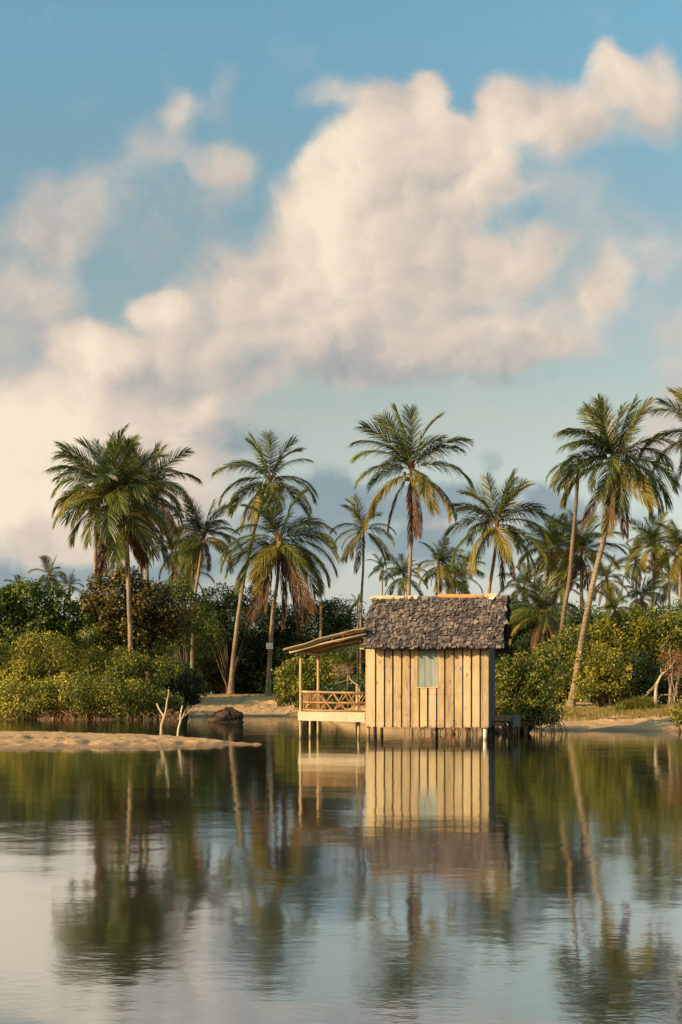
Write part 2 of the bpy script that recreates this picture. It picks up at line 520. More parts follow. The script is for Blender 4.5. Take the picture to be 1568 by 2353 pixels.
def palm_bark(name, lo, mid, hi):
    m, t, out = new_mat(name)
    tc_ = t.new('ShaderNodeTexCoord')
    o = tc_.outputs['Object']
    wv = t.new('ShaderNodeTexWave', wave_type='BANDS', bands_direction='Z', wave_profile='SIN')
    t.l.new(o, wv.inputs['Vector']); wv.inputs['Scale'].default_value = 1.7; wv.inputs['Distortion'].default_value = 2.2
    wv.inputs['Detail'].default_value = 2; wv.inputs['Detail Scale'].default_value = 1.5
    n = t.noise(o, 3.0, 6, 0.65)
    n2 = t.noise(o, 0.45, 3, 0.5)
    v = t.math('ADD', t.math('MULTIPLY', wv.outputs['Fac'], 0.10), t.math('MULTIPLY', n.outputs[0], 0.55))
    v = t.math('ADD', v, t.math('MULTIPLY', t.math('SUBTRACT', n2.outputs[0], 0.45), 1.0), clamp=True)
    c = t.ramp(v, [(0.15, lo), (0.5, mid), (0.85, hi)])
    h = t.math('ADD', t.math('MULTIPLY', wv.outputs['Fac'], .5), t.math('MULTIPLY', n.outputs[0], 1.2))
    bsdf(t, out, c, 0.85, 0.2, bump(t, h, 0.02))
    return m


M['palm_trunk'] = palm_bark('palm_trunk', (0.10, 0.07, 0.045), (0.29, 0.22, 0.145), (0.46, 0.37, 0.25))
M['palm_trunk_dark'] = palm_bark('palm_trunk_dark', (0.07, 0.05, 0.035), (0.20, 0.14, 0.095), (0.32, 0.24, 0.165))

GR = [(0.0, (0.012, 0.027, 0.011)), (0.42, (0.050, 0.074, 0.017)), (0.75, (0.20, 0.185, 0.030)), (1.0, (0.38, 0.30, 0.05))]
M['frond_green'] = leaf_mat('frond_green', GR, 0.30, 0.38, 0.55)
M['frond_lime'] = leaf_mat('frond_lime', [(0.0, (0.03, 0.055, 0.012)), (0.5, (0.12, 0.14, 0.022)), (1.0, (0.27, 0.24, 0.04))], 0.35)
M['frond_gold'] = leaf_mat('frond_gold', [(0.0, (0.09, 0.085, 0.015)), (0.5, (0.24, 0.195, 0.032)), (1.0, (0.42, 0.32, 0.06))], 0.35, .55, .3, glow=(.3, .26, .1))
M['frond_dead'] = leaf_mat('frond_dead', [(0.0, (0.045, 0.026, 0.016)), (0.5, (0.13, 0.075, 0.042)), (1.0, (0.30, 0.17, 0.085))], 0.2, .8, .1, glow=(.28, .25, .2))
M['coconut'] = leaf_mat('coconut', [(0.0, (0.10, 0.08, 0.02)), (0.5, (0.25, 0.15, 0.03)), (1.0, (0.40, 0.20, 0.04))], 0.0, .5, .4)

M['leaf_mangrove'] = leaf_mat('leaf_mangrove', [(0.0, (0.034, 0.055, 0.010)), (0.35, (0.11, 0.125, 0.014)), (0.7, (0.25, 0.215, 0.026)), (1.0, (0.48, 0.36, 0.05))], .15, clump=.45, clump_scale=.5)
M['leaf_amber'] = leaf_mat('leaf_amber', [(0.0, (0.050, 0.066, 0.010)), (0.33, (0.18, 0.175, 0.018)), (0.65, (0.42, 0.34, 0.04)), (1.0, (0.66, 0.50, 0.07))], .15, clump=.4, clump_scale=.6)
M['leaf_grape'] = leaf_mat('leaf_grape', [(0.0, (0.022, 0.045, 0.010)), (0.5, (0.09, 0.125, 0.018)), (1.0, (0.28, 0.28, 0.04))], .22, clump=.3)
M['leaf_almond'] = leaf_mat('leaf_almond', [(0.0, (0.025, 0.026, 0.010)), (0.5, (0.085, 0.075, 0.016)), (0.85, (0.24, 0.17, 0.025)), (1.0, (0.38, 0.18, 0.04))], .2, clump=.35)
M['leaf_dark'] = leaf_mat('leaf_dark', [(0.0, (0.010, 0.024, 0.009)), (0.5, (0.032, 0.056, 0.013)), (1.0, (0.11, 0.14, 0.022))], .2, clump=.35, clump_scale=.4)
M['leaf_mid'] = leaf_mat('leaf_mid', [(0.0, (0.018, 0.040, 0.010)), (0.5, (0.07, 0.105, 0.018)), (1.0, (0.21, 0.225, 0.03))], .22, clump=.35, clump_scale=.4)
M['leaf_rust'] = leaf_mat('leaf_rust', [(0.0, (0.14, 0.065, 0.025)), (0.5, (0.28, 0.13, 0.05)), (1.0, (0.40, 0.24, 0.10))], .2, .8, .1, glow=(.25, .22, .2))
M['grass'] = leaf_mat('grass', [(0.0, (0.05, 0.07, 0.012)), (0.5, (0.15, 0.15, 0.022)), (1.0, (0.33, 0.27, 0.05))], .3, clump=.3, clump_scale=2)
M['dry_grass'] = leaf_mat('dry_grass', [(0.0, (0.12, 0.10, 0.03)), (0.5, (0.26, 0.19, 0.06)), (1.0, (0.42, 0.31, 0.12))], .25, clump=.3, clump_scale=1)

# sand
m, t, out = new_mat('sand'); M['sand'] = m
geo = t.new('ShaderNodeNewGeometry')
pos = geo.outputs['Position']
sx = t.new('ShaderNodeSeparateXYZ'); t.l.new(pos, sx.inputs[0])
n1 = t.noise(pos, 1.3, 6, .6); n2 = t.noise(pos, 7.0, 6, .7)
c = t.ramp(t.math('ADD', t.math('MULTIPLY', n1.outputs[0], .6), t.math('MULTIPLY', n2.outputs[0], .4)), [(0.3, (0.38, 0.225, 0.105)), (0.5, (0.56, 0.345, 0.165)), (0.72, (0.66, 0.44, 0.22))])
wet = t.maprange(t.math('ADD', sx.outputs[2], t.math('MULTIPLY', t.math('SUBTRACT', n1.outputs[0], .5), .06)), 0.02, 0.11, 0.85, 0.0)
c = t.mix(wet, c, (0.34, 0.185, 0.10))
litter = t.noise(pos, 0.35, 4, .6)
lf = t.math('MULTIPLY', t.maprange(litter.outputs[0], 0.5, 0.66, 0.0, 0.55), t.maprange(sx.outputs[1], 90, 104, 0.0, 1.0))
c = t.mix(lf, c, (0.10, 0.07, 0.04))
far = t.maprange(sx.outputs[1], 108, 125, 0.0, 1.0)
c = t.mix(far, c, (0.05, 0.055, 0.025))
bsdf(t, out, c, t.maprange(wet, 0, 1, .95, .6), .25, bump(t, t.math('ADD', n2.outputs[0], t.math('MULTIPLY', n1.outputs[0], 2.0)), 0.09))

# river water: still, slightly rippled, peaty
m, t, out = new_mat('river_water'); M['water'] = m
geo = t.new('ShaderNodeNewGeometry')
pos = geo.outputs['Position']
w1 = t.noise(pos, 0.9, 2, .5); w2 = t.noise(t.vmath('MULTIPLY', pos, (1, 1.5, 1)), 6.5, 3, .6)
w3 = t.noise(t.vmath('MULTIPLY', pos, (.35, 1.0, 1)), 0.30, 4, .65)
patch = t.maprange(w3.outputs[0], 0.45, 0.70, 0.45, 1.7)
h = t.math('ADD', t.math('MULTIPLY', w1.outputs[0], WAVE_SWELL), t.math('MULTIPLY', t.math('MULTIPLY', w2.outputs[0], patch), WAVE_RIPPLE))
nrm = bump(t, h, 1.0)
gl = t.new('ShaderNodeBsdfGlossy'); gl.inputs['Roughness'].default_value = 0.06; gl.inputs['Color'].default_value = (0.88, 0.92, 0.93, 1)
t.l.new(nrm, gl.inputs['Normal'])
df = bsdf(t, None, (0.014, 0.016, 0.009), .6, 0.0)
lw = t.new('ShaderNodeFresnel'); lw.inputs['IOR'].default_value = 1.6
fac = t.maprange(lw.outputs[0], 0.12, 0.60, 0.60, 0.84, 'LINEAR')
ms = t.new('ShaderNodeMixShader'); t.l.new(fac, ms.inputs[0]); t.l.new(df.outputs[0], ms.inputs[1]); t.l.new(gl.outputs[0], ms.inputs[2])
t.l.new(ms.outputs[0], out.inputs['Surface'])

# white painted sign, lettering, floats
def flat_mat(name, c, rough=.6, spec=.3):
    m, t, out = new_mat(name)
    tc_ = t.new('ShaderNodeTexCoord')
    n = t.noise(tc_.outputs['Object'], 6.0, 5, .6)
    bsdf(t, out, t.mix(t.maprange(n.outputs[0], .4, .8, 0, .35), c, (c[0] * .6, c[1] * .55, c[2] * .45)), rough, spec)
    return m
M['sign'] = flat_mat('sign_paint', (0.78, 0.72, 0.64))
M['letter'] = flat_mat('letter_paint', (0.28, 0.24, 0.18))

# ------------------------------------------------------------------ ground and water
def axis(lo, a, b, hi, step, grow=1.16):
    mid = list(np.arange(a, b, step))
    left, right = [], []
    x, s = a, step
    while x > lo:
        s *= grow; x -= s; left.append(x)
    x, s = mid[-1], step
    while x < hi:
        s *= grow; x += s; right.append(x)
    return np.array(left[::-1] + mid + right)


gx = axis(-2500, -14.0, 14.0, 2500, 0.075)
gy = axis(-300, 27.0, 99.0, 4000, 0.13)
GX, GY = np.meshgrid(gx, gy)
GZ = ground_z(GX, GY)
nx, ny = len(gx), len(gy)
idx = np.arange(nx * ny).reshape(ny, nx)
quads = np.stack([idx[:-1, :-1].ravel(), idx[:-1, 1:].ravel(), idx[1:, 1:].ravel(), idx[1:, :-1].ravel()], 1)
me = mesh_from('ground', np.stack([GX.ravel(), GY.ravel(), GZ.ravel()], 1), quads, smooth=True, mats=(M['sand'],))
ground = tag(link('ground', me), 'pale sandy river bank, beach and low sand spit', None, None, 'structure')
me = mesh_from('water', [(-900, -60, 0), (900, -60, 0), (900, 400, 0), (-900, 400, 0)], [(0, 1, 2, 3)], mats=(M['water'],))
water = tag(link('water', me), 'calm brown river reflecting hut and palms', None, None, 'structure')

# ------------------------------------------------------------------ the stilt hut
HA = -math.radians(11)
HC, HS = math.cos(HA), math.sin(HA)
HO = Vector((0.700, 36.42, 0.0))
W_, D_ = 3.484, 2.60
hut = empty('stilt_hut', HO, HA, 'pale timber hut on stilts with dark shingle roof and covered porch over the river', 'hut')


def hl(px, py, yl):
    """surveyed direction -> hut coordinates (x, z) on the vertical plane y = yl of the hut"""
    k = (px - HX) / F
    x = (k * (HO.y + HC * yl) - HO.x + HS * yl) / (HC - k * HS)
    Y = HO.y + HS * x + HC * yl
    return x, EYE - (py - HY) / F * Y


def z1x(z): return 602.4 + z * .4562
def z1y(z): return 1317.6 + z * .4562
def z4(x, y): return 640 + x * .14406, 1430.6 + y * .14406


def wx(z): return hl(z1x(z), 1600, 0)[0]


ZB, ZT = 0.345, 2.80
SL = 1.55 / 1.65                     # roof slope
wall = MB()
E = [522, 573, 618, 660, 704, 748, 793, 836, 880, 922, 968, 1012, 1056, 1100, 1141]
win_l, win_r = wx(785), wx(887)
win_b = hl(z1x(840), z1y(571), 0)[1]
win_t = 2.62
for i in range(len(E) - 1):
    a, b = wx(E[i]), wx(E[i + 1])
    g = 0.021 + R_.uniform(-.003, .004)
    a0 = a + (0.0 if i == 0 else g); b0 = b - (0.0 if i == len(E) - 2 else g)
    zb = ZB + R_.uniform(-.012, .012); y0 = -0.024 + R_.uniform(-.004, .002)
    tn = R_.random() * .7 + .15
    lean = R_.uniform(-.006, .006)
    def brd(xa, xb, za, zb_, tn=tn):
        if xb - xa < .02: return
        wall.hexa([(xa, y0, za), (xb, y0, za), (xb, 0, za), (xa, 0, za), (xa + lean + .002, y0, zb_), (xb + lean - .001, y0, zb_), (xb + lean, 0, zb_), (xa + lean, 0, zb_)], tn)
    if b0 > win_l and a0 < win_r:
        brd(a0, b0, zb, win_b - .02)
        if a0 < win_l - .02: brd(a0, win_l - .012, win_b - .018, ZT)
        if b0 > win_r + .02: brd(win_r + .012, b0, win_b - .018, ZT)
        brd(max(a0, win_l), min(b0, win_r), win_t, ZT)
    else:
        brd(a0, b0, zb, ZT)
fw = wall.build('front_wall', M['board'], hut)
nl = MB()
for i in range(len(E) - 1):
    a, b = wx(E[i]) + .03, wx(E[i + 1]) - .03
    for zz_ in (.52, 1.28, 2.05):
        for xx in (a + R_.uniform(0, .03), b - R_.uniform(0, .03)):
            if win_l - .03 < xx < win_r + .03 and zz_ > win_b - .08: continue
            zq = zz_ + R_.uniform(-.02, .02)
            nl.tube([(xx, -.0315, zq), (xx, -.022, zq)], .010, 6, .2)
nl.build('nails', M['fibre'], fw)
back = MB()
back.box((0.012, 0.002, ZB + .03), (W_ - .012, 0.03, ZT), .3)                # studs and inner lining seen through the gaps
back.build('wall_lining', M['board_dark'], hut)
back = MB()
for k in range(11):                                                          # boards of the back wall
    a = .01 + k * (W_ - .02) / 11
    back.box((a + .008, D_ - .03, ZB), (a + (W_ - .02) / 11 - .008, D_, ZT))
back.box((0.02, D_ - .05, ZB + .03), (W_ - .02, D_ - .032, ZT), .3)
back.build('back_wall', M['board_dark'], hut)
for side, x0, nm in ((0, 0.0, 'end_wall'), (1, W_, 'end_wall')):
    e = MB()
    n = 11
    for k in range(n):
        ya = 0.001 + k * (D_ - .035) / n; yb = ya + (D_ - .035) / n - .014
        ym = (ya + yb) / 2
        zt = 2.55 + (min(ym, D_ - ym) + .30) * SL
        xa, xb = (x0 + .001, x0 + .022) if side == 0 else (x0 - .022, x0 - .001)
        e.box((xa, ya, ZB), (xb, yb, zt - .02))
    e.build(nm, M['board'] if side == 0 else M['board_shade'], hut)
    e = MB()
    xa, xb = (x0 + .024, x0 + .04) if side == 0 else (x0 - .04, x0 - .024)
    y0_, y1_, ym = .034, D_ - .054, D_ / 2
    zz = lambda y: 2.55 + (min(y, D_ - y) + .26) * SL
    e.add([(xa, y0_, ZB + .04), (xa, y1_, ZB + .04), (xa, y1_, zz(y1_)), (xa, ym, zz(ym)), (xa, y0_, zz(y0_)),
           (xb, y0_, ZB + .04), (xb, y1_, ZB + .04), (xb, y1_, zz(y1_)), (xb, ym, zz(ym)), (xb, y0_, zz(y0_))],
          [(0, 4, 3, 2, 1), (5, 6, 7, 8, 9), (0, 1, 6, 5), (1, 2, 7, 6), (2, 3, 8, 7), (3, 4, 9, 8), (4, 0, 5, 9)], .3)
    e.build('lining', M['board_dark'], hut)
# floor and joists
fl = MB()
for k in range(13):
    fl.box((.03 + k * .265, .034, .40), (.03 + k * .265 + .255, D_ - .055, .43))
for k in range(4):
    fl.box((.03, .12 + k * .78, .345), (W_ - .03, .20 + k * .78, .396))
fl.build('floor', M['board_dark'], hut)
# window: teal boarded shutter, pale sill, jamb
sh = MB()
ww = (win_r - win_l)
for k, (a, b) in enumerate(((0, .34), (.345, .67), (.675, 1))):
    sh.box((win_l + .012 + a * (ww - .024), -.016 + .004 * k, win_b), (win_l + .012 + b * (ww - .024) - .004, -.001, win_t), .3 + .25 * k)
win = sh.build('window_shutter', M['teal'], hut)
s2 = MB(); s2.box((win_l - .035, -.045, win_b - .036), (win_r + .035, -.0255, win_b - .004), .8); s2.build('sill', M['board'], win)
s3 = MB()
s3.box((win_l - .008, -.030, win_b), (win_l + .008, -.001, win_t), .2); s3.box((win_r - .008, -.034, win_b), (win_r + .008, -.001, win_t), .9)
s3.build('frame', M['board'], win)

# roof
PITCH = math.atan(SL)
cu, su = math.cos(PITCH), math.sin(PITCH)
RL, RR = 0.02, W_ + .40
LEN = 1.65 / cu
rf = MB()
def roof_pt(x, s, n, front=True):
    y = -.35 + s * cu - n * su
    z = 2.55 + s * su + n * cu
    return (x, y if front else D_ - y, z)
for front in (True, False):
    vs = [roof_pt(RL, 0, 0, front), roof_pt(RR - .03, 0, 0, front), roof_pt(RR - .01, LEN, 0, front), roof_pt(RL, LEN, 0, front),
          roof_pt(RL, 0, .03, front), roof_pt(RR - .03, 0, .03, front), roof_pt(RR - .01, LEN, .03, front), roof_pt(RL, LEN, .03, front)]
    rf.hexa(vs, .1)
roof = rf.build('roof', M['shingle'], hut)
shg = MB()
rows = 18
for front in (True, False):
    for r in range(rows):
        s0 = -.05 + r * (LEN - .02) / rows
        x = RL - .03 + R_.uniform(-.05, .02) - (.05 * math.sin(r / rows * math.pi * 1.3) if front else 0)
        xe = RR - .03 + .055 * (r / rows)
        while x < xe:
            w = R_.choice((.035, .045, .055, .065, .075, .09, .12)) * R_.uniform(.85, 1.15)
            if not front: w *= 1.6
            l = R_.uniform(.15, .34) if r < rows - 1 else .24
            sa = s0 + R_.uniform(-.06, .05)
            l = min(l, LEN - sa + .02)
            lift0 = R_.uniform(.045, .095); lift1 = .028
            th = R_.uniform(.012, .026)
            rot = math.radians(R_.gauss(0, 10))
            cx_, sm = x + w / 2, sa + l / 2
            def sp(u, v, n):
                uu = u * math.cos(rot) - v * math.sin(rot); vv = u * math.sin(rot) + v * math.cos(rot)
                f = (v + l / 2) / l
                nn = lift0 + (lift1 - lift0) * f + n + tw * u
                return roof_pt(cx_ + uu, sm + vv, nn, front)
            tw = R_.gauss(0, .12)
            hw = w / 2 * .96; hl_ = l / 2
            k = R_.uniform(-.012, .012)
            shg.hexa([sp(-hw, -hl_ + k, 0), sp(hw, -hl_ - k, 0), sp(hw, hl_, 0), sp(-hw, hl_, 0),
                      sp(-hw, -hl_ + k, th), sp(hw, -hl_ - k, th), sp(hw, hl_, th), sp(-hw, hl_, th)])
            x += w + R_.uniform(0, .008)
shg.build('shingles', M['shingle'], roof)
# a loose pale shingle near the ridge
ls = MB()
lx = hl(1130, 1384, 1.1)[0]
c0 = Vector(roof_pt(lx, LEN - .19, .115))
ls.slab(c0, (.075, 0, -.012), Vector((.03, cu * .06, su * .06)), Vector((0, -su * .008, cu * .008)), .9)
ls.build('loose_shingle', M['fascia'], roof)
# ridge boards
zr = 2.55 + LEN * su + .045
def rx(px): return hl(px, 1369, D_ / 2)[0]
RB = [(165, 288, 0), (290, 380, 0), (384, 488, 0), (482, 600, -1), (604, 785, -1), (790, 1222, 0), (1216, 1320, 1)]
for i, (a, b, dz_) in enumerate(RB):
    xa, xb = rx(809.4 + a * .2521), rx(809.4 + b * .2521)
    rb = MB()
    ta, tb = R_.uniform(-.01, .01), R_.uniform(-.012, .012)
    if i == 5: ta, tb = .03, -.01
    z0 = zr + dz_ * .022 + (i % 2) * .004
    for sgn in (1, -1):
        yy = lambda d: D_ / 2 + (-sgn) * d
        rb.hexa([(xa, yy(.115), z0 - .085 + ta), (xb, yy(.115), z0 - .085 + tb), (xb, yy(.0), z0 + .004 + tb), (xa, yy(.0), z0 + .004 + ta),
                 (xa, yy(.125), z0 - .062 + ta), (xb, yy(.125), z0 - .062 + tb), (xb, yy(.0), z0 + .032 + tb), (xa, yy(.0), z0 + .032 + ta)], R_.uniform(.3, .9))
    o = rb.build('ridge_board', M['ridge_orange'] if i == 5 else M['ridge'], roof)
    if i == 5: o['label'] = 'long orange ridge board'

# stilts of the room
def post(x, y, z0, z1, r=.048, mat=None, name='post', lean=0.0):
    p = MB()
    n = 6
    p.tube([(x + lean * (1 - i / n) + R_.uniform(-.004, .004), y, z0 + (z1 - z0) * i / n) for i in range(n + 1)], [r * R_.uniform(.93, 1.07) for i in range(n + 1)], 10)
    return p.build(name, mat or M['pole'], hut, smooth=True)


xl_, _ = hl(846.5, 1690, .05)
for y_ in (.07, 1.25, 2.5):
    post(xl_, y_, -1.1, .35)
xr_, _ = hl(1114.5, 1690, .05)
post(xr_, .07, -1.1, .352, .05, M['pole_pale'])
for y_ in (1.25, 2.5): post(W_ - .06, y_, -1.1, .35, .06, M['bark'])
post(W_ * .5, 2.5, -1.1, .35)

# porch ------------------------------------------------------------
YF = .10
pl, zft = hl(685.4, 1634.4, .04); _, zfb = hl(685.4, 1655.3, .04)
pr, zft2 = hl(838.9, 1638.3, .04); _, zfb2 = hl(838.9, 1659.2, .04)
pr = min(pr, -.012)
fs = MB()
fs.hexa([(pl, .015, zfb), (pr, .015, zfb2), (pr, .06, zfb2), (pl, .06, zfb), (pl, .015, zft), (pr, .015, zft2), (pr, .06, zft2), (pl, .06, zft)], .5)
fs.build('fascia_board', M['fascia'], hut)
dk = MB()
nb = 12
for k in range(nb):
    ya = .075 + k * (D_ - .10) / nb
    dk.box((pl + .03, ya, zft - .045), (-.01, ya + (D_ - .10) / nb - .012, zft - .018))
for k in range(3):
    ya = .30 + k * 1.0
    dk.box((pl + .03, ya, zfb + .01), (-.01, ya + .07, zft - .047), .3)
dk.build('deck', M['board'], hut)
px_ = hl(691, 1600, YF)[0]
zt_f = hl(691, 1503, YF)[1]
post(px_, YF + .02, -1.1, zt_f + .05, .043, name='porch_post')
post(px_ + .01, 1.36, -1.1, zft - .05, .043)
post(px_, 2.56, -1.1, 2.47, .046, name='porch_post')
xs_, zs_ = hl(821, 1576, 2.45)
post(xs_, 2.45, -.2, zs_ + .02, .045, name='porch_post')
post(-.25, .30, -1.1, zfb, .045)
bm_ = MB(); bm_.tube([(px_ + .01, YF - .1, zt_f + .045), (px_ + .01, 1.3, zt_f + .05), (px_ + .02, 2.75, zt_f + .07)], .045, 8); bm_.build('roof_beam', M['pole'], hut, smooth=True)

# railing: rails, braces and thin pickets
def rods(name, lst, r, mat, parent, sides=7):
    b = MB()
    for p, q in lst:
        b.tube([p, q], [r, r * .9], sides)
    return b.build(name, mat, parent, smooth=False)


def P4(x, y, yl):
    a, b = z4(x, y)
    X, Z = hl(a, b, yl)
    return (X, yl, Z)


rail = MB(); rail.tube([P4(380, 1104, YF), P4(700, 1112, YF), P4(1100, 1122, YF), (-.03, YF, P4(1385, 1126, YF)[2])], [.040, .036, .039, .042], 10)
rail_o = rail.build('railing', M['pole'], hut, smooth=True)
r2 = MB(); r2.tube([P4(392, 1268, YF), P4(900, 1284, YF), P4(1388, 1302, YF)], .024, 8); r2.tube([P4(392, 1392, YF), P4(1388, 1416, YF)], .022, 8)
r2.build('rail', M['stick'], rail_o, smooth=True)
X4 = [((640, 1135), (882, 1420)), ((880, 1130), (1100, 1425)), ((1120, 1140), (1320, 1420)), ((862, 1150), (790, 1235)), ((985, 1300), (905, 1390)),
      ((1090, 1155), (1020, 1235)), ((1222, 1305), (1140, 1400)), ((1352, 1150), (1280, 1245)), ((610, 1150), (545, 1235)), ((740, 1308), (668, 1400)), ((500, 1295), (440, 1360))]
rods('brace', [(P4(a[0], a[1], YF - .012), P4(b[0], b[1], YF + .012)) for a, b in X4], .021, M['stick'], rail_o)
# thin pickets between the rails at the porch corner
pk = []
for k in range(11):
    x = 405 + k * 30
    pk.append((P4(x, 1140, YF + .03), P4(x + R_.uniform(-18, 18), 1262, YF + .03)))
    pk.append((P4(x + 6, 1282, YF + .03), P4(x + R_.uniform(-20, 20), 1392, YF + .03)))
rods('picket', pk, .010, M['stick'], rail_o, 5)
# end railing
zt_r = P4(380, 1104, YF)[2]; zm_r = P4(392, 1268, YF)[2]; zb_r = P4(392, 1392, YF)[2]
er = MB()
for z_, r_ in ((zt_r, .036), (zm_r, .02), (zb_r, .02)):
    er.tube([(px_ + .012, YF + .06, z_), (px_ + .012, 2.52, z_ - .01)], r_, 8)
end_o = er.build('end_railing', M['stick'], hut, smooth=True)
pk = []
for k in range(15):
    y = .25 + k * .155
    pk.append(((px_ + .012, y, zt_r - .03), (px_ + .012, y + R_.uniform(-.12, .12), zm_r)))
    pk.append(((px_ + .012, y, zm_r), (px_ + .012, y + R_.uniform(-.12, .12), zb_r)))
rods('picket', pk, .011, M['stick'], end_o, 5)
# back railing
br = MB()
for z_, r_ in ((zt_r - .02, .036), (zm_r - .02, .02)):
    br.tube([(px_ + .05, 2.50, z_), (-.02, 2.50, z_)], r_, 8)
back_o = br.build('back_railing', M['stick'], hut, smooth=True)
pk = []
for k in range(5):
    x = px_ + .1 + k * .36
    pk.append(((x, 2.50, zt_r - .03), (x + .34, 2.50, zb_r - .05))); pk.append(((x + .34, 2.53, zt_r - .03), (x + .02, 2.53, zb_r - .05)))
rods('brace', pk, .016, M['stick'], back_o, 6)

# porch roof: long boards and palm slats sloping down to the left, ragged outer edge
prof = [(645.8, 1492.0), (660, 1487), (699, 1479.6), (732, 1467), (777, 1456), (813, 1446), (838.4, 1443)]
PP = [hl(a, b, -.28) for a, b in prof]
def prz(x):
    return float(np.interp(x, [p[0] for p in PP], [p[1] for p in PP]))
x_l, x_r = PP[0][0], PP[-1][0]
por = MB()
for layer in range(4):
    k = 0
    y = -.28 + layer * .015
    while y < 2.86:
        w = R_.uniform(.09, .22)
        n = 7
        xa = x_l + R_.uniform(0, .10) + layer * .05 if layer < 3 else x_l + R_.uniform(.15, .5)
        xb = x_r - R_.uniform(0, .03)
        dz = -.018 - layer * .026 + R_.uniform(-.01, .008)
        tn = R_.random()
        th = .013
        prev = None
        segs = [xa + (xb - xa) * i / n for i in range(n + 1)]
        vs = []
        sag = R_.uniform(-.02, .02)
        for i, xx in enumerate(segs):
            zc = prz(xx) + dz + sag * math.sin(i / n * 3.1)
            yj = R_.uniform(-.008, .008)
            vs += [(xx, y + yj, zc - th), (xx, y + w + yj, zc - th + R_.uniform(-.01, .01)), (xx, y + w + yj, zc + th), (xx, y + yj, zc + th)]
        fs_ = [(0, 1, 2, 3), (n * 4 + 3, n * 4 + 2, n * 4 + 1, n * 4)]
        for i in range(n):
            a = i * 4; b = a + 4
            for q in range(4):
                fs_.append((a + q, b + q, b + (q + 1) % 4, a + (q + 1) % 4))
        por.add(vs, fs_, tn)
        y += w * .93
porch_roof = por.build('porch_roof', M['thatch'], hut)
raf = MB()
for y_ in (-.16, 1.25, 2.68):
    raf.tube([(x_l + .22, y_, prz(x_l + .22) - .155), (x_l + 1.2, y_, prz(x_l + 1.2) - .165), (x_r + .02, y_, prz(x_r) - .165)], .036, 7)
raf.build('rafter', M['pole'], porch_roof, smooth=True)
vb = MB()
vp = [P4(1020, 190, -.33), P4(1050, 270, -.33), P4(960, 305, -.34), P4(880, 285, -.33), P4(850, 240, -.33)]
vb.tube(curve_pts(vp, 14), .008, 5); vb.tube(curve_pts([P4(1190, 165, -.33), P4(1110, 195, -.34), P4(1080, 150, -.33), P4(1160, 120, -.32)], 10), .008, 5)
vb.build('vine', M['stick'], porch_roof)
# trimmed wall plate stub beside the eave and the landing at the far end
ws = MB(); ws.box((-.17, -.01, 2.56), (-.003, .05, 2.60), .8); ws.build('wall_plate', M['board'], hut)
ld = MB()
lx0 = W_ + .002
for k in range(4):
    ld.box((lx0, 1.95 + k * .155, .60 + .004 * k), (W_ + .60, 2.09 + k * .155, .632 + .004 * k))
ld.box((lx0, 1.94, .50), (W_ + .50, 1.99, .596), .4)
ld.box((lx0, 2.5, .44), (W_ + .50, 2.55, .596), .2)
ld.box((lx0, 2.0, .34), (W_ + .30, 2.06, .42), .6)
landing = ld.build('landing', M['board'], hut)
l2 = MB(); l2.box((W_ + .58, 1.86, .33), (W_ + .76, 1.90, .68), .4); l2.build('step_board', M['teal'], landing)  # teal stands in for the bluish shade on this board
p = MB(); p.tube([(W_ + .45, 2.3, -1.0), (W_ + .45, 2.3, .595)], .05, 8); p.build('post', M['bark'], landing)

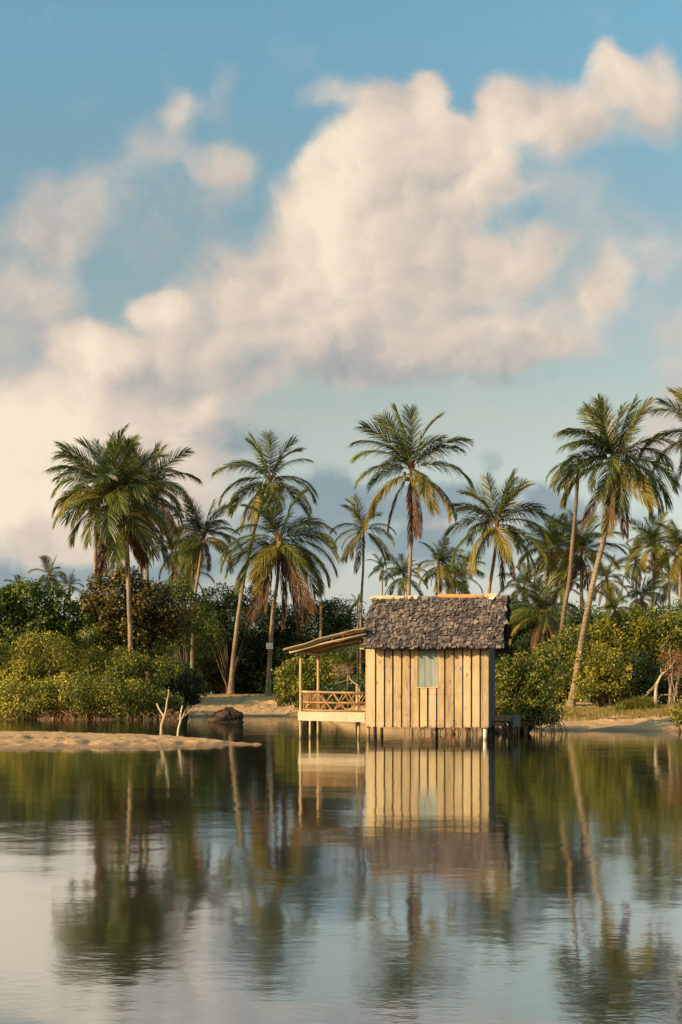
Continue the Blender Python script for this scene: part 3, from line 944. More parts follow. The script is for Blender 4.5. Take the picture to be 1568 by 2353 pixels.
# ------------------------------------------------------------------ coconut palms
def frond_mesh(name, a0, bend, length, mats, seed=0, n=76, leaf=0.27, hang=0.5, lateral=0.0, ragged=0.0, mat_i=0, stiff=0.0):
    """one palm leaf in its own space: starts at the origin and grows along +X; a0 = start elevation, bend = how far it arches over (degrees)"""
    r = np.random.default_rng(seed)
    K = 26
    tt = np.linspace(0, 1, K)
    el = np.radians(a0 - bend * tt ** 1.35)
    el = np.maximum(el, np.radians(-93))
    az = lateral * tt
    d = np.stack([np.cos(el) * np.cos(az), np.cos(el) * np.sin(az), np.sin(el)], 1)
    p = np.zeros((K, 3)); p[1:] = np.cumsum((d[1:] + d[:-1]) / 2, 0) * (length / (K - 1))
    V_, F_, T_ = [], [], []
    # rachis
    rr = 0.009 * length * (1 - tt * .88) * .62
    side = np.stack([-np.sin(az), np.cos(az), 0 * az], 1)
    upv = np.cross(d, side)
    for i in range(K):
        for (a, b) in ((1, 0), (0, -1), (-1, 0), (0, 1)):
            V_.append(p[i] + side[i] * rr[i] * a * 1.4 - upv[i] * rr[i] * b)
    for i in range(K - 1):
        for q in range(4):
            F_.append((i * 4 + q, (i + 1) * 4 + q, (i + 1) * 4 + (q + 1) % 4, i * 4 + (q + 1) % 4)); T_.append(0.93 + .05 * r.random())
    # leaflets
    for sgn in (1, -1):
        for j in range(n):
            t = 0.13 + 0.87 * (j + r.random() * .7) / n
            if r.random() < ragged: continue
            x = t * (K - 1); i = min(int(x), K - 2); f = x - i
            c = p[i] * (1 - f) + p[i + 1] * f
            T = d[i] * (1 - f) + d[i + 1] * f; T /= np.linalg.norm(T)
            S = side[i] * sgn; N = np.cross(T, side[i]); N = N if N[2] >= 0 else -N
            if abs(T[2]) > .9: N = -np.cross(T, side[i]) * (1 if T[2] > 0 else -1)
            prof = (math.sin(math.pi * min(1, (t - .05) * .80 + .12)) ** .55)
            L = leaf * length * prof * r.uniform(.82, 1.1) * (1 - .25 * (t > .93))
            spread = 0.95 - 0.50 * t + r.uniform(-.10, .10) - stiff * .2
            dirv = S * spread + T * (0.42 + 0.75 * t) + N * (0.22 - .12 * t + r.uniform(-.08, .08))
            dirv /= np.linalg.norm(dirv)
            w = 0.0106 * length * r.uniform(.8, 1.2)
            wd = np.cross(dirv, N) * 0 + T * .8 + N * r.uniform(-.5, .5)
            wd -= dirv * wd.dot(dirv); wd /= np.linalg.norm(wd) + 1e-9
            b0 = len(V_)
            q = c.copy()
            dv = dirv.copy()
            hg = hang * r.uniform(.6, 1.35)
            seg = 3
            V_.append(q - wd * w * .45); V_.append(q + wd * w * .45)
            for s in range(1, seg + 1):
                dv = dv + np.array([0, 0, -hg * (s / seg) * .62]); dv /= np.linalg.norm(dv)
                q = q + dv * L / seg
                ws = w * (1.0, .85, .0)[s - 1]
                if s < seg: V_.append(q - wd * ws * .5); V_.append(q + wd * ws * .5)
                else: V_.append(q)
            tn = min(1, max(0, .42 + r.normal() * .16 + .18 * (t - .5)))
            F_.append((b0, b0 + 1, b0 + 3, b0 + 2)); F_.append((b0 + 2, b0 + 3, b0 + 5, b0 + 4)); F_.append((b0 + 4, b0 + 5, b0 + 6))
            T_ += [tn, tn, min(1, tn + .08)]
    return mesh_from(name, V_, F_, T_, mats=mats)


CM = {'g': 'frond_green', 'l': 'frond_lime', 'y': 'frond_gold', 'd': 'frond_dead'}
LIB = {}
SHAPES = [(84, 22), (76, 34), (66, 50), (55, 66), (44, 78), (32, 84), (20, 84), (8, 80), (-6, 74), (-22, 62), (-40, 46), (-58, 30), (-76, 14)]


def lib_frond(k, var, c):
    key = (k, var, c)
    if key not in LIB:
        a0, b = SHAPES[k]
        dead = c == 'd'
        LIB[key] = frond_mesh('frond', a0, b, 1.0, (M[CM[c]],), seed=100 + k * 7 + var * 31 + ord(c), hang=(.38 if k < 3 else .85) if not dead else 1.4,
                              ragged=.05 if not dead else .30, leaf=.37 if not dead else .27, lateral=(var - 1) * .22)
    return LIB[key]


def trunk(base, pts, r0, r1, mat, parent, name='trunk'):
    b = MB()
    cp = curve_pts([p - base for p in pts], 40)
    rad = []
    for i in range(41):
        t = i / 40
        r = .86 * (r0 + (r1 - r0) * min(1, t * 1.15))
        r *= 1 + .75 * math.exp(-t * 22)          # swollen foot
        r *= 1 + .05 * math.sin(i * 2.4) + R_.uniform(-.04, .04)
        rad.append(r)
    b.tube(cp, rad, 10)
    return b.build(name, mat, parent, smooth=True)


def palm(label, Y, crown, rpx, tr, spec=None, nf=22, mood='g', skirt=3, r0=.17, r1=.10, bark='palm_trunk', group='coconut palms behind the hut', nuts=0, seed=1, cat='palm tree', top_k=0, ysp=None):
    """crown = surveyed (px, py) of the crown's heart, rpx its radius; tr = surveyed points up the trunk, the first at the foot"""
    rr = random.Random(seed * 77 + 3)
    Yn = dist(Y, crown[0]); r0 *= Yn / Y; r1 *= Yn / Y; Y = Yn
    pts = [at(a, b, Y) for a, b in tr] + [at(crown[0], crown[1] + rpx * .06, Y)]
    base = pts[0].copy()
    g = gz(base.x, base.y)
    base.z = g - .05
    pts[0] = base.copy()
    e = empty('palm_tree', base, 0, label, cat, group)
    trunk(base, pts, r0, r1, M[bark], e)
    heart = at(crown[0], crown[1], Y) - base
    Rm = rpx * Y / F
    # sheath of old leaf bases and fibre
    b = MB()
    for k in range(9):
        an = k * 2.4; el = math.radians(rr.uniform(35, 75))
        dv = Vector((math.cos(an) * math.cos(el), math.sin(an) * math.cos(el), math.sin(el)))
        b.tube([heart - Vector((0, 0, Rm * .10)), heart + dv * Rm * .10, heart + dv * Rm * .2 + Vector((0, 0, -.01))], [.045 * Rm / 2.6, .035 * Rm / 2.6, .012], 5, .8)
    b.build('leaf_base', M['frond_dead'], e)
    if nuts:
        for k in range(nuts):
            nb_ = MB()
            an = rr.uniform(0, 6.28)
            c = heart + Vector((math.cos(an) * Rm * .13, math.sin(an) * Rm * .13 - Rm * .03, -Rm * rr.uniform(.06, .22)))
            rad = Rm * rr.uniform(.035, .05)
            nb_.tube([c + Vector((0, 0, rad * 1.15 * math.cos(a))) for a in np.linspace(.05, 3.09, 6)], [rad * math.sin(a) for a in np.linspace(.05, 3.09, 6)], 8, rr.random())
            nb_.build('coconut', M['coconut'], e, smooth=True)
    if spec is None:
        spec = []
        for i in range(nf):
            u = i / (nf - 1)
            k = top_k + u * (10.3 - top_k)
            az = i * 137.5 + rr.uniform(-18, 18)
            c = mood
            if mood == 'g' and u > .55 and rr.random() < .25: c = 'l'
            if u > .52 and rr.random() < (.45 if ysp is None else ysp): c = 'y' if rr.random() < .6 else 'l'
            if u > .9 and rr.random() < .5: c = 'd'
            spec.append((az, int(round(k)), rr.uniform(.86, 1.08) * (1.0 if u > .12 else .92), c))
        for i in range(skirt):
            spec.append((rr.uniform(0, 360), rr.choice((11, 12)), rr.uniform(.7, 1.0), 'd'))
    for q in spec:
        az, k, ln, c = q[:4]
        me = lib_frond(int(k), rr.randrange(3), c)
        o = link('frond', me, e)
        o.location = heart + Vector((0, 0, rr.uniform(-.03, .02) * Rm - (k > 7) * .06 * Rm))
        s = Rm * ln * 1.12
        o.scale = (s, s * rr.uniform(.85, 1.05), s)
        o.rotation_euler = (math.radians(rr.uniform(-32, 32)), 0, math.radians(az + rr.uniform(-4, 4)))
        if c == 'y': o['label'] = 'golden yellow frond'
        if c == 'd': o['label'] = 'dead brown frond'
    return e


GC = 'coconut palms on the river bank'
# --- the tall palms one by one; fronds as (azimuth, shape, length, colour), 0 = towards the right, 180 = left, 270 = towards the river
palm('tall coconut palm with leaning top rising directly behind the middle of the hut roof', 74, (945, 1077), 122, [(935, 1592), (937, 1480), (940, 1360), (945, 1240)],
     [(90, 0, 1.12, 'g'), (270, 0, 1.0, 'g'), (180, 1, 1.08, 'g'), (10, 1, 1.05, 'l'), (190, 0, 1.05, 'l'), (200, 2, 1.12, 'g'), (20, 2, .95, 'g'), (165, 3, 1.12, 'g'), (185, 4, 1.05, 'l'), (0, 3, 1.15, 'g'), (30, 3, 1.0, 'g'),
      (186, 6, 1.0, 'g'), (176, 7, .85, 'l'), (8, 6, 1.22, 'g'), (198, 9, 1.22, 'y'), (215, 9, 1.0, 'y'), (340, 9, 1.12, 'd'), (355, 9, 1.0, 'y'), (280, 9, 1.05, 'y'), (300, 8, .9, 'y'), (190, 11, 1.05, 'd'), (230, 12, 1.15, 'd'), (310, 12, 1.25, 'd'), (20, 12, 1.05, 'd'), (120, 4, .9, 'g')],
     nuts=9, group=GC, seed=1, r0=.17, r1=.105)
palm('large coconut palm on the right with long leaning trunk and broad dark crown', 53.5, (1417, 1054), 132, [(1311, 1624), (1322, 1569), (1336, 1480), (1350, 1406), (1367, 1322), (1392, 1219)],
     [(90, 0, .98, 'g'), (270, 0, .92, 'g'), (330, 0, .95, 'g'), (0, 1, .98, 'g'), (180, 1, .95, 'l'), (200, 0, .95, 'g'), (20, 0, .95, 'g'), (175, 3, 1.05, 'g'), (190, 3, 1.0, 'g'), (170, 4, .95, 'g'), (200, 4, .92, 'g'), (180, 6, 1.08, 'g'), (168, 7, 1.05, 'g'), (195, 7, 1.0, 'g'),
      (15, 1, .9, 'y'), (350, 4, 1.0, 'g'), (10, 5, 1.05, 'g'), (0, 7, 1.1, 'g'), (345, 7, 1.05, 'g'), (20, 8, 1.0, 'g'), (335, 9, 1.05, 'g'), (5, 9, .98, 'g'), (260, 10, 1.05, 'y'), (275, 11, 1.2, 'y'), (285, 10, 1.0, 'g'),
      (200, 11, 1.2, 'd'), (215, 12, 1.15, 'd'), (240, 9, .9, 'l'), (330, 12, 1.15, 'd'), (300, 8, .8, 'g'), (250, 7, .7, 'g'), (120, 3, .9, 'g'), (60, 4, .9, 'g'), (280, 12, 1.15, 'd'), (185, 8, 1.1, 'g'), (172, 8, 1.05, 'g'), (0, 8, 1.12, 'g'), (355, 9, 1.1, 'l'), (340, 10, 1.1, 'g'), (210, 8, .9, 'g'), (315, 8, 1.0, 'g')],
     nuts=6, group=GC, seed=2, r0=.17, r1=.115)
palm('slender bare looking palm trunk leaning just left of the large right palm', 57, (1330, 1062), 62, [(1281, 1606), (1284, 1560), (1289, 1480), (1297, 1401), (1308, 1340), (1315, 1260), (1323, 1170)],
     [(170, 7, 1.25, 'g'), (200, 8, 1.3, 'g'), (185, 9, 1.2, 'g'), (150, 8, 1.2, 'g'), (215, 7, .9, 'g'), (230, 10, 1.1, 'd'), (120, 8, 1.1, 'g')], group=GC, seed=3, r0=.145, r1=.095, bark='palm_trunk_dark')
palm('coconut palm with a tuft of fronds above and curving pale trunk on the sandy path', 73, (621, 1102), 106, [(530, 1594), (536, 1520), (549, 1409), (567, 1294), (590, 1200)],
     [(90, 0, 1.0, 'g'), (200, 0, .98, 'l'), (0, 1, .98, 'g'), (180, 1, .85, 'g'), (20, 2, .95, 'g'), (180, 4, 1.15, 'g'), (170, 3, .95, 'g'), (0, 3, .9, 'g'), (185, 7, 1.15, 'g'), (195, 8, 1.12, 'g'), (172, 8, 1.0, 'g'),
      (0, 6, 1.0, 'g'), (350, 7, 1.08, 'g'), (10, 8, 1.0, 'g'), (340, 9, 1.0, 'g'), (205, 10, 1.05, 'y'), (220, 10, 1.0, 'y'), (190, 11, .95, 'y'), (270, 8, .8, 'l'), (310, 9, .9, 'y'), (90, 5, .9, 'g'), (240, 12, .8, 'd')],
     nuts=5, group=GC, seed=4, r0=.17, r1=.10)
palm('full dark coconut palm with long brown skirt and white sign on its trunk', 71, (641, 1238), 122, [(616, 1594), (620, 1520), (628, 1406), (639, 1323)],
     [(90, 0, .95, 'g'), (300, 0, .98, 'g'), (200, 1, .92, 'g'), (0, 1, .95, 'g'), (180, 2, .8, 'g'), (20, 3, .95, 'g'), (165, 4, .85, 'g'), (10, 4, 1.0, 'g'), (350, 5, 1.05, 'g'), (355, 6, 1.12, 'g'), (5, 7, 1.15, 'g'), (345, 8, 1.1, 'g'), (15, 8, 1.1, 'g'),
      (180, 6, 1.08, 'g'), (190, 7, 1.12, 'g'), (175, 8, 1.1, 'g'), (200, 9, 1.05, 'l'), (185, 9, 1.1, 'g'), (335, 9, 1.1, 'g'), (0, 9, 1.1, 'g'), (320, 10, 1.1, 'g'), (250, 9, .9, 'y'), (275, 10, .95, 'y'), (295, 9, .8, 'l'), (225, 10, 1.0, 'y'),
      (210, 11, 1.2, 'd'), (300, 11, 1.35, 'd'), (330, 12, 1.4, 'd'), (280, 12, 1.45, 'd'), (0, 11, 1.3, 'd'), (20, 12, 1.4, 'd'), (250, 12, 1.35, 'd'), (190, 12, 1.15, 'd'), (340, 12, 1.5, 'd'), (90, 6, 1.0, 'g'), (45, 7, 1.0, 'g'), (130, 8, 1.0, 'g')],
     nuts=4, group=GC, seed=5, r0=.16, r1=.11)
palm('slim coconut palm with small crown left of the hut roof', 80, (836, 1215), 72, [(828, 1590), (829, 1440), (831, 1373), (835, 1300)],
     [(90, 0, 1.05, 'g'), (0, 1, 1.0, 'g'), (180, 1, .98, 'g'), (200, 2, .9, 'g'), (20, 2, .9, 'g'), (180, 5, 1.0, 'g'), (170, 7, 1.05, 'l'), (0, 5, .95, 'g'), (350, 7, 1.05, 'g'), (10, 9, 1.1, 'l'), (340, 10, 1.1, 'g'),
      (200, 10, 1.05, 'd'), (230, 11, 1.0, 'y'), (215, 10, 1.0, 'y'), (280, 12, 1.2, 'd'), (185, 8, .8, 'y'), (90, 5, .9, 'g'), (270, 4, .8, 'g')], group=GC, seed=6, r0=.12, r1=.085, bark='palm_trunk_dark')
palm('coconut palm with dense round crown and reddish dead fronds right of the hut ridge', 72, (1142, 1204), 108, [(1112, 1592), (1115, 1480), (1123, 1370), (1137, 1275)],
     [(90, 0, 1.0, 'g'), (0, 0, 1.0, 'g'), (180, 1, 1.0, 'l'), (270, 0, .9, 'g'), (20, 1, .95, 'g'), (160, 2, 1.0, 'g'), (340, 2, 1.0, 'g'), (180, 3, 1.0, 'g'), (0, 3, 1.05, 'g'), (190, 4, 1.0, 'g'), (10, 4, 1.1, 'l'), (175, 6, 1.1, 'g'),
      (5, 6, 1.15, 'g'), (185, 8, 1.12, 'l'), (350, 8, 1.2, 'g'), (0, 9, 1.15, 'g'), (205, 9, 1.1, 'y'), (225, 10, 1.0, 'y'), (270, 9, .95, 'y'), (195, 10, 1.05, 'l'), (330, 9, 1.1, 'g'), (340, 11, 1.15, 'd'), (300, 12, 1.0, 'd'), (320, 12, 1.2, 'd'), (10, 12, 1.1, 'd'), (90, 5, 1, 'g'), (130, 6, 1, 'g'), (50, 7, 1, 'g')],
     nuts=6, group=GC, seed=7, r0=.15, r1=.095)
palm('large coconut palm of the left cluster with pale trunk crossing the brown leaved tree', 62, (268, 1148), 150, [(299, 1640), (300, 1470), (297, 1400), (291, 1243)],
     nf=38, skirt=11, nuts=10, group=GC, seed=8, ysp=.22, r0=.15, r1=.10)
palm('palm at the back right of the left cluster, its fronds reaching over the sky gap', 74, (345, 1120), 108, [(341, 1590), (338, 1330), (333, 1230)], nf=24, skirt=3, group=GC, seed=9, nuts=3)
palm('palm at the back left of the left cluster, half hidden by the crown in front', 78, (228, 1112), 112, [(220, 1590), (220, 1320), (222, 1230)], nf=22, skirt=4, group=GC, seed=10, ysp=.2)
palm('smaller palm trunk standing in the middle of the left cluster', 80, (318, 1165), 80, [(322, 1590), (324, 1330), (322, 1260)], nf=16, skirt=4, group=GC, seed=31, ysp=.4)
palm('medium coconut palm with golden lower fronds between the left cluster and dark palm', 78, (468, 1232), 90, [(440, 1590), (446, 1400), (456, 1320)], nf=24, skirt=3, ysp=.75, group=GC, seed=11, nuts=5, r0=.14, r1=.09)
palm('low palm with drooping golden fronds beside the left cluster', 84, (404, 1262), 64, [(405, 1590), (405, 1400)], nf=18, mood='l', skirt=5, ysp=.9, group=GC, seed=12, r0=.12)
palm('dark short palm below the medium golden palm', 92, (438, 1318), 58, [(438, 1585), (438, 1450)], nf=14, skirt=2, ysp=0, group=GC, seed=13, r0=.12)
GF = 'distant palms beyond the trees'
palm('small dark distant palm left of the trunk above the hut roof', 150, (880, 1305), 36, [(876, 1572), (878, 1400)], nf=13, skirt=0, ysp=0, group=GF, seed=14, r0=.13)
palm('bushy distant palm peeping over the left part of the hut ridge', 118, (928, 1322), 56, [(928, 1575), (928, 1400)], nf=20, skirt=1, ysp=.2, group=GF, seed=15)
palm('distant palm with upright top over the middle of the hut ridge', 108, (1008, 1296), 60, [(1010, 1578), (1009, 1400)], nf=20, skirt=3, ysp=.6, group=GF, seed=16)
palm('yellow distant palm right beside the upright one over the ridge', 114, (1046, 1326), 64, [(1046, 1575), (1046, 1400)], nf=20, mood='l', skirt=2, ysp=.8, group=GF, seed=17)
palm('tiny young palm standing against the sky left of the hut roof', 70, (822, 1386), 24, [(822, 1596), (822, 1440)], nf=11, mood='l', skirt=0, ysp=.2, group=GC, seed=18, r0=.055, r1=.04)
palm('dark upright palm top above the sea grape tree at far left', 86, (115, 1322), 50, [(115, 1590), (115, 1400)], nf=12, skirt=0, ysp=0, group=GF, seed=19, top_k=0)
palm('dark drooping palm top between sea grape and brown tree', 90, (160, 1346), 36, [(160, 1588), (160, 1420)], nf=11, skirt=0, ysp=0, group=GF, seed=20)
palm('small distant palm at the left edge of the picture', 118, (40, 1346), 30, [(40, 1576), (40, 1420)], nf=14, skirt=0, ysp=.2, group=GF, seed=21)
GRR = 'palms in the grove on the right'
palm('tall palm cut off by the right edge, its fronds entering the frame', 55, (1606, 1002), 112, [(1640, 1622), (1625, 1400), (1605, 1150)],
     [(180, 3, 1.1, 'l'), (185, 2, 1.0, 'g'), (175, 6, 1.15, 'g'), (190, 6, 1.2, 'g'), (180, 8, 1.0, 'y'), (200, 11, 1.0, 'd'), (170, 1, 1.0, 'y'), (0, 3, 1, 'g'), (0, 6, 1, 'g'), (90, 0, 1, 'g'), (90, 5, 1, 'g'), (270, 6, .9, 'g'), (20, 8, 1, 'g'), (220, 9, .9, 'g')], group=GC, seed=22)
palm('yellow green palm with broad lit crown between hut and large right palm', 78, (1268, 1262), 80, [(1262, 1590), (1265, 1400)], nf=26, mood='l', skirt=3, ysp=.6, group=GRR, seed=23)
palm('palm with golden hanging skirt between the two leaning trunks', 74, (1336, 1268), 92, [(1338, 1590), (1337, 1400)], nf=26, skirt=6, ysp=.7, group=GRR, seed=24, nuts=4)
palm('short palm with pinkish dead fronds right of the large trunk', 92, (1460, 1290), 52, [(1461, 1585), (1463, 1400)], nf=18, mood='l', skirt=4, ysp=.6, group=GRR, seed=25, r0=.13)
palm('tall slim palm near the right edge with orange lower fronds', 84, (1503, 1250), 70, [(1494, 1588), (1498, 1406), (1504, 1320)], nf=24, mood='g', skirt=4, ysp=.9, group=GRR, seed=26, r0=.13, r1=.08)
palm('palm at the right edge half cut off below the tallest frond', 80, (1566, 1262), 74, [(1556, 1590), (1562, 1400)], nf=22, skirt=5, ysp=.7, group=GRR, seed=27)
palm('low dark palm among the shrubs near the right edge', 76, (1475, 1372), 58, [(1476, 1590), (1476, 1460)], nf=17, skirt=2, ysp=.15, group=GRR, seed=28, r0=.13)
palm('big low palm with feathery dark fronds and brown skirt close right of the roof', 60, (1250, 1410), 92, [(1251, 1600), (1251, 1500)], nf=22, skirt=5, ysp=.25, group=GRR, seed=29, nuts=3, r0=.14, bark='palm_trunk_dark')
palm('young yellow palm with orange dead fronds right of the large trunk', 58, (1413, 1402), 52, [(1406, 1610), (1410, 1500)], nf=18, mood='l', skirt=3, ysp=.7, group=GRR, seed=30, r0=.11, r1=.08)
palm('rear palm filling the gap behind the leaning right trunk', 96, (1395, 1330), 60, [(1395, 1584), (1395, 1420)], nf=18, skirt=3, ysp=.4, group=GRR, seed=32)
palm('rear palm low between hut roof and feathery dark palm', 90, (1205, 1345), 55, [(1205, 1586), (1205, 1420)], nf=16, mood='l', skirt=2, ysp=.3, group=GRR, seed=33)
palm('rear dark palm beside the right edge behind the slim one', 100, (1538, 1330), 55, [(1538, 1580), (1538, 1420)], nf=16, skirt=2, ysp=.3, group=GRR, seed=34)
palm('rear palm low behind the yellow green crown', 88, (1290, 1345), 60, [(1290, 1586), (1290, 1430)], nf=18, mood='l', skirt=3, ysp=.5, group=GRR, seed=35)
palm('stemless young palm arching green fronds behind the porch', 52, (800, 1530), 62, [(800, 1628), (800, 1570)], [(180, 3, 1, 'l'), (0, 4, 1.1, 'l'), (20, 2, 1, 'g'), (160, 2, 1, 'g'), (200, 5, .8, 'l'), (340, 5, .9, 'l'), (90, 1, 1, 'g'), (270, 2, .8, 'l')], group=GC, seed=36, r0=.06, r1=.05)

# headless trunks
def snag(label, Y, tr, r0, r1, mat='palm_trunk'):
    Yn = dist(Y, tr[0][0]); r0 *= Yn / Y; r1 *= Yn / Y; Y = Yn
    pts = [at(a, b, Y) for a, b in tr]
    base = pts[0].copy(); base.z = gz(base.x, base.y) - .05; pts[0] = base.copy()
    b = MB(); cp = curve_pts([p - base for p in pts], 24)
    b.tube(cp, [r0 + (r1 - r0) * i / 24 for i in range(25)], 9, .6)
    o = b.build('dead_palm_trunk', M[mat], None, base, smooth=True)
    tag(o, label, 'tree trunk')
snag('headless pale palm trunk sticking up above the trees left of the porch roof', 74, [(737, 1592), (737.5, 1470), (738.5, 1385)], .095, .07)
snag('thin second stem beside the tiny young palm', 71, [(828, 1594), (829, 1500), (830, 1384)], .06, .045)

# the sign nailed to the palm by the path
YS = dist(71, 641) - .26
S0 = at(612, 1491, YS); S1 = at(627.5, 1477.5, YS)
sg = MB(); sg.box((S0.x, S0.y - .012, S0.z), (S1.x, S0.y + .008, S1.z), .5)
so = sg.build('sign', M['sign'])
tag(so, 'small white notice board nailed to the trunk of the dark skirted palm', 'sign')
lt_ = MB()
for r_i, (u, cells) in enumerate(((.78, ((.16, .34), (.62, .84))), (.52, ((.14, .44), (.56, .88))), (.36, ((.22, .42), (.58, .86))), (.17, ((.2, .45), (.60, .80))))):
    for a, b in cells:
        lt_.box((S0.x + (S1.x - S0.x) * a, S0.y - .0145, S0.z + (S1.z - S0.z) * u - .010), (S0.x + (S1.x - S0.x) * b, S0.y - .0122, S0.z + (S1.z - S0.z) * u + .008), .5)
lt_.build('faded_lettering', M['letter'], so)

# ------------------------------------------------------------------ broadleaf trees and shrubs
def leaf_cloud(lobes, per_m2, L, r, wid=.55, sub=14, sub_r=.42, core=.35, up=.35):
    """many leaf-sized faces on clumps that sit on the lobes; lobes = (centre, (rx, ry, rz))"""
    V_, T_ = [], []
    for c, rad in lobes:
        c = np.array(c); rad = np.array(rad)
        dirs = r.normal(size=(sub, 3)); dirs /= np.linalg.norm(dirs, axis=1)[:, None]
        dirs[:, 2] = dirs[:, 2] * .9 + .08
        sc = c + dirs * rad * r.uniform(.50, 1.02, (sub, 1))
        sr = np.mean(rad) * sub_r * r.uniform(.45, 1.35, sub)
        for k in range(sub):
            n = int(4 * math.pi * sr[k] ** 2 * per_m2 * .62)
            if n < 4: continue
            d = r.normal(size=(n, 3)); d /= np.linalg.norm(d, axis=1)[:, None]
            flip = (d * dirs[k]).sum(1) < -.35
            d[flip] *= -1
            pos = sc[k] + d * sr[k] * (1 + r.normal(size=(n, 1)) * .24)
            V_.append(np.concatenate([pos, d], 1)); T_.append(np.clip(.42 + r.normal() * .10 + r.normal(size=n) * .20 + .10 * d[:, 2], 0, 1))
        area = 4 * math.pi * (np.prod(rad) ** (2 / 3))
        n = int(area * per_m2 * core)
        d = r.normal(size=(n, 3)); d /= np.linalg.norm(d, axis=1)[:, None]
        pos = c + d * rad * r.uniform(.35, .82, (n, 1))
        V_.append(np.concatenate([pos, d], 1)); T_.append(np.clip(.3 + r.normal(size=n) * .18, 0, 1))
    A = np.concatenate(V_); T = np.concatenate(T_)
    pos, d = A[:, :3], A[:, 3:]
    n = len(pos)
    nor = d * .6 + r.normal(size=(n, 3)) * .65 + np.array([0, 0, up])
    nor /= np.linalg.norm(nor, axis=1)[:, None]
    ax = np.cross(nor, r.normal(size=(n, 3))); ax /= np.linalg.norm(ax, axis=1)[:, None]
    bi = np.cross(nor, ax)
    l = L * r.uniform(.65, 1.3, (n, 1)); w = l * wid
    v = np.empty((n, 4, 3))
    v[:, 0] = pos; v[:, 1] = pos + ax * l * .45 + bi * w * .5 - nor * l * .05; v[:, 2] = pos + ax * l - nor * l * .12; v[:, 3] = pos + ax * l * .45 - bi * w * .5 - nor * l * .05
    f = np.arange(n * 4).reshape(n, 4)
    return v.reshape(-1, 3), f, T


NLEAF = [0]


def plant(name, label, cat, Y, lobes, L=.13, dens=130, mat='leaf_mid', base=None, group=None, seed=1, roots=0, rdy=0.0, left_bank=False, stem_mat='bark', depth=1.0, sub=26, sub_r=.30, stem_r=.09, up=.35, core=.35, wid=.55, part='foliage', gap=0.0):
    """lobes are surveyed ellipses (px, py, rx, ry[, dy]); dy moves one nearer (-) or farther (+)"""
    r = np.random.default_rng(seed * 13 + 5)
    rr = random.Random(seed)
    if base is None:
        base = (np.mean([l[0] for l in lobes]), 0)
    Yn = dist(Y, base[0]); sc_ = Yn / Y; Y = Yn
    L *= sc_ * .80; dens *= 1.45 / sc_ ** 2; stem_r *= sc_; rdy *= sc_
    lobes = [tuple(l[:4]) + ((l[4] if len(l) > 4 else 0) * sc_,) for l in lobes]
    bx = (base[0] - HX) / F * Y
    b = Vector((bx, Y, gz(bx, Y)))
    e = empty(name, b, 0, label, cat, group)
    LB = []
    for l in lobes:
        px, py, rx, ry = l[:4]; dy = l[4] if len(l) > 4 else 0
        yy = Y + dy
        c = at(px, py, yy) - b
        k = yy / F
        LB.append(((c.x, c.y, c.z), (rx * k, (rx + ry) * .5 * k * depth, ry * k)))
    v, f, T = leaf_cloud(LB, dens, L, r, sub=sub, sub_r=sub_r, up=up, core=core, wid=wid)
    NLEAF[0] += len(f)
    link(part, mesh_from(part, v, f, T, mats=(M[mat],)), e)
    s = MB()
    for (c, rad) in LB:
        c = Vector(c)
        for q in range(3):
            tip = c + Vector((rr.uniform(-.6, .6) * rad[0], rr.uniform(-.6, .6) * rad[1], rr.uniform(-.2, .7) * rad[2]))
            root = Vector((rr.uniform(-.3, .3), rr.uniform(-.3, .3), -.1))
            mid = root.lerp(tip, .45) + Vector((rr.uniform(-.2, .2), rr.uniform(-.2, .2), rr.uniform(0, .3)))
            s.tube(curve_pts([root, mid, tip], 8), [stem_r * (1 - .8 * i / 8) for i in range(9)], 6)
    s.build('trunk' if cat == 'tree' else 'stem', M[stem_mat], e)
    if roots:
        rt = MB()
        x0 = min(c[0] - rad[0] * .8 for c, rad in LB); x1 = max(c[0] + rad[0] * .8 for c, rad in LB)
        for q in range(roots):
            xx = rr.uniform(x0, x1); yf = rr.uniform(-1.2, 1.3) + rdy
            if gz(b.x + xx, Y + yf - .2) > .04 or (b.x + xx) / (Y + yf) > (1285 - HX) / F: continue
            zt = rr.uniform(.15, .8) if not left_bank else rr.uniform(.12, .55)
            ang = rr.choice((-1, 1)) * rr.uniform(.2, 1.6)
            p0 = Vector((xx, yf + .4, zt - b.z)); p2 = Vector((xx + ang * rr.uniform(.15, .45), yf - rr.uniform(0, .4), -.35 - b.z))
            p1 = p0.lerp(p2, .5) + Vector((ang * .12, -.05, .16))
            rk = rr.uniform(.5, 1.1)
            rt.tube(curve_pts([p0, p1, p2], 6), [rk * w_ for w_ in (.019, .019, .018, .018, .017, .017, .016)], 5)
        rt.build('prop_roots', M['root'], e)
    return e


GM = 'mangrove shrubs along the left bank'
plant('mangrove_shrub', 'golden green mangrove at the far left water edge', 'shrub', 55.5, [(20, 1560, 95, 75), (110, 1530, 90, 62), (60, 1602, 110, 46, -3.6), (150, 1600, 80, 46, -3.6), (-60, 1540, 80, 80)], mat='leaf_amber', group=GM, seed=1, rdy=-3.7, left_bank=True, roots=230, dens=150, L=.125)
plant('mangrove_shrub', 'yellow topped mangrove behind the bare forked stick', 'shrub', 56, [(250, 1555, 95, 62), (330, 1550, 80, 50), (210, 1604, 90, 46, -4), (300, 1608, 90, 42, -4), (370, 1612, 46, 30, -3.4)], mat='leaf_mangrove', group=GM, seed=2, rdy=-4.1, left_bank=True, roots=230, dens=150, L=.125)
plant('mangrove_shrub', 'dark bluish green bush at the right end of the left bank', 'shrub', 57.5, [(410, 1570, 45, 45), (440, 1580, 28, 40), (400, 1606, 60, 26)], mat='leaf_dark', group=GM, seed=3, roots=16, dens=150, L=.12)
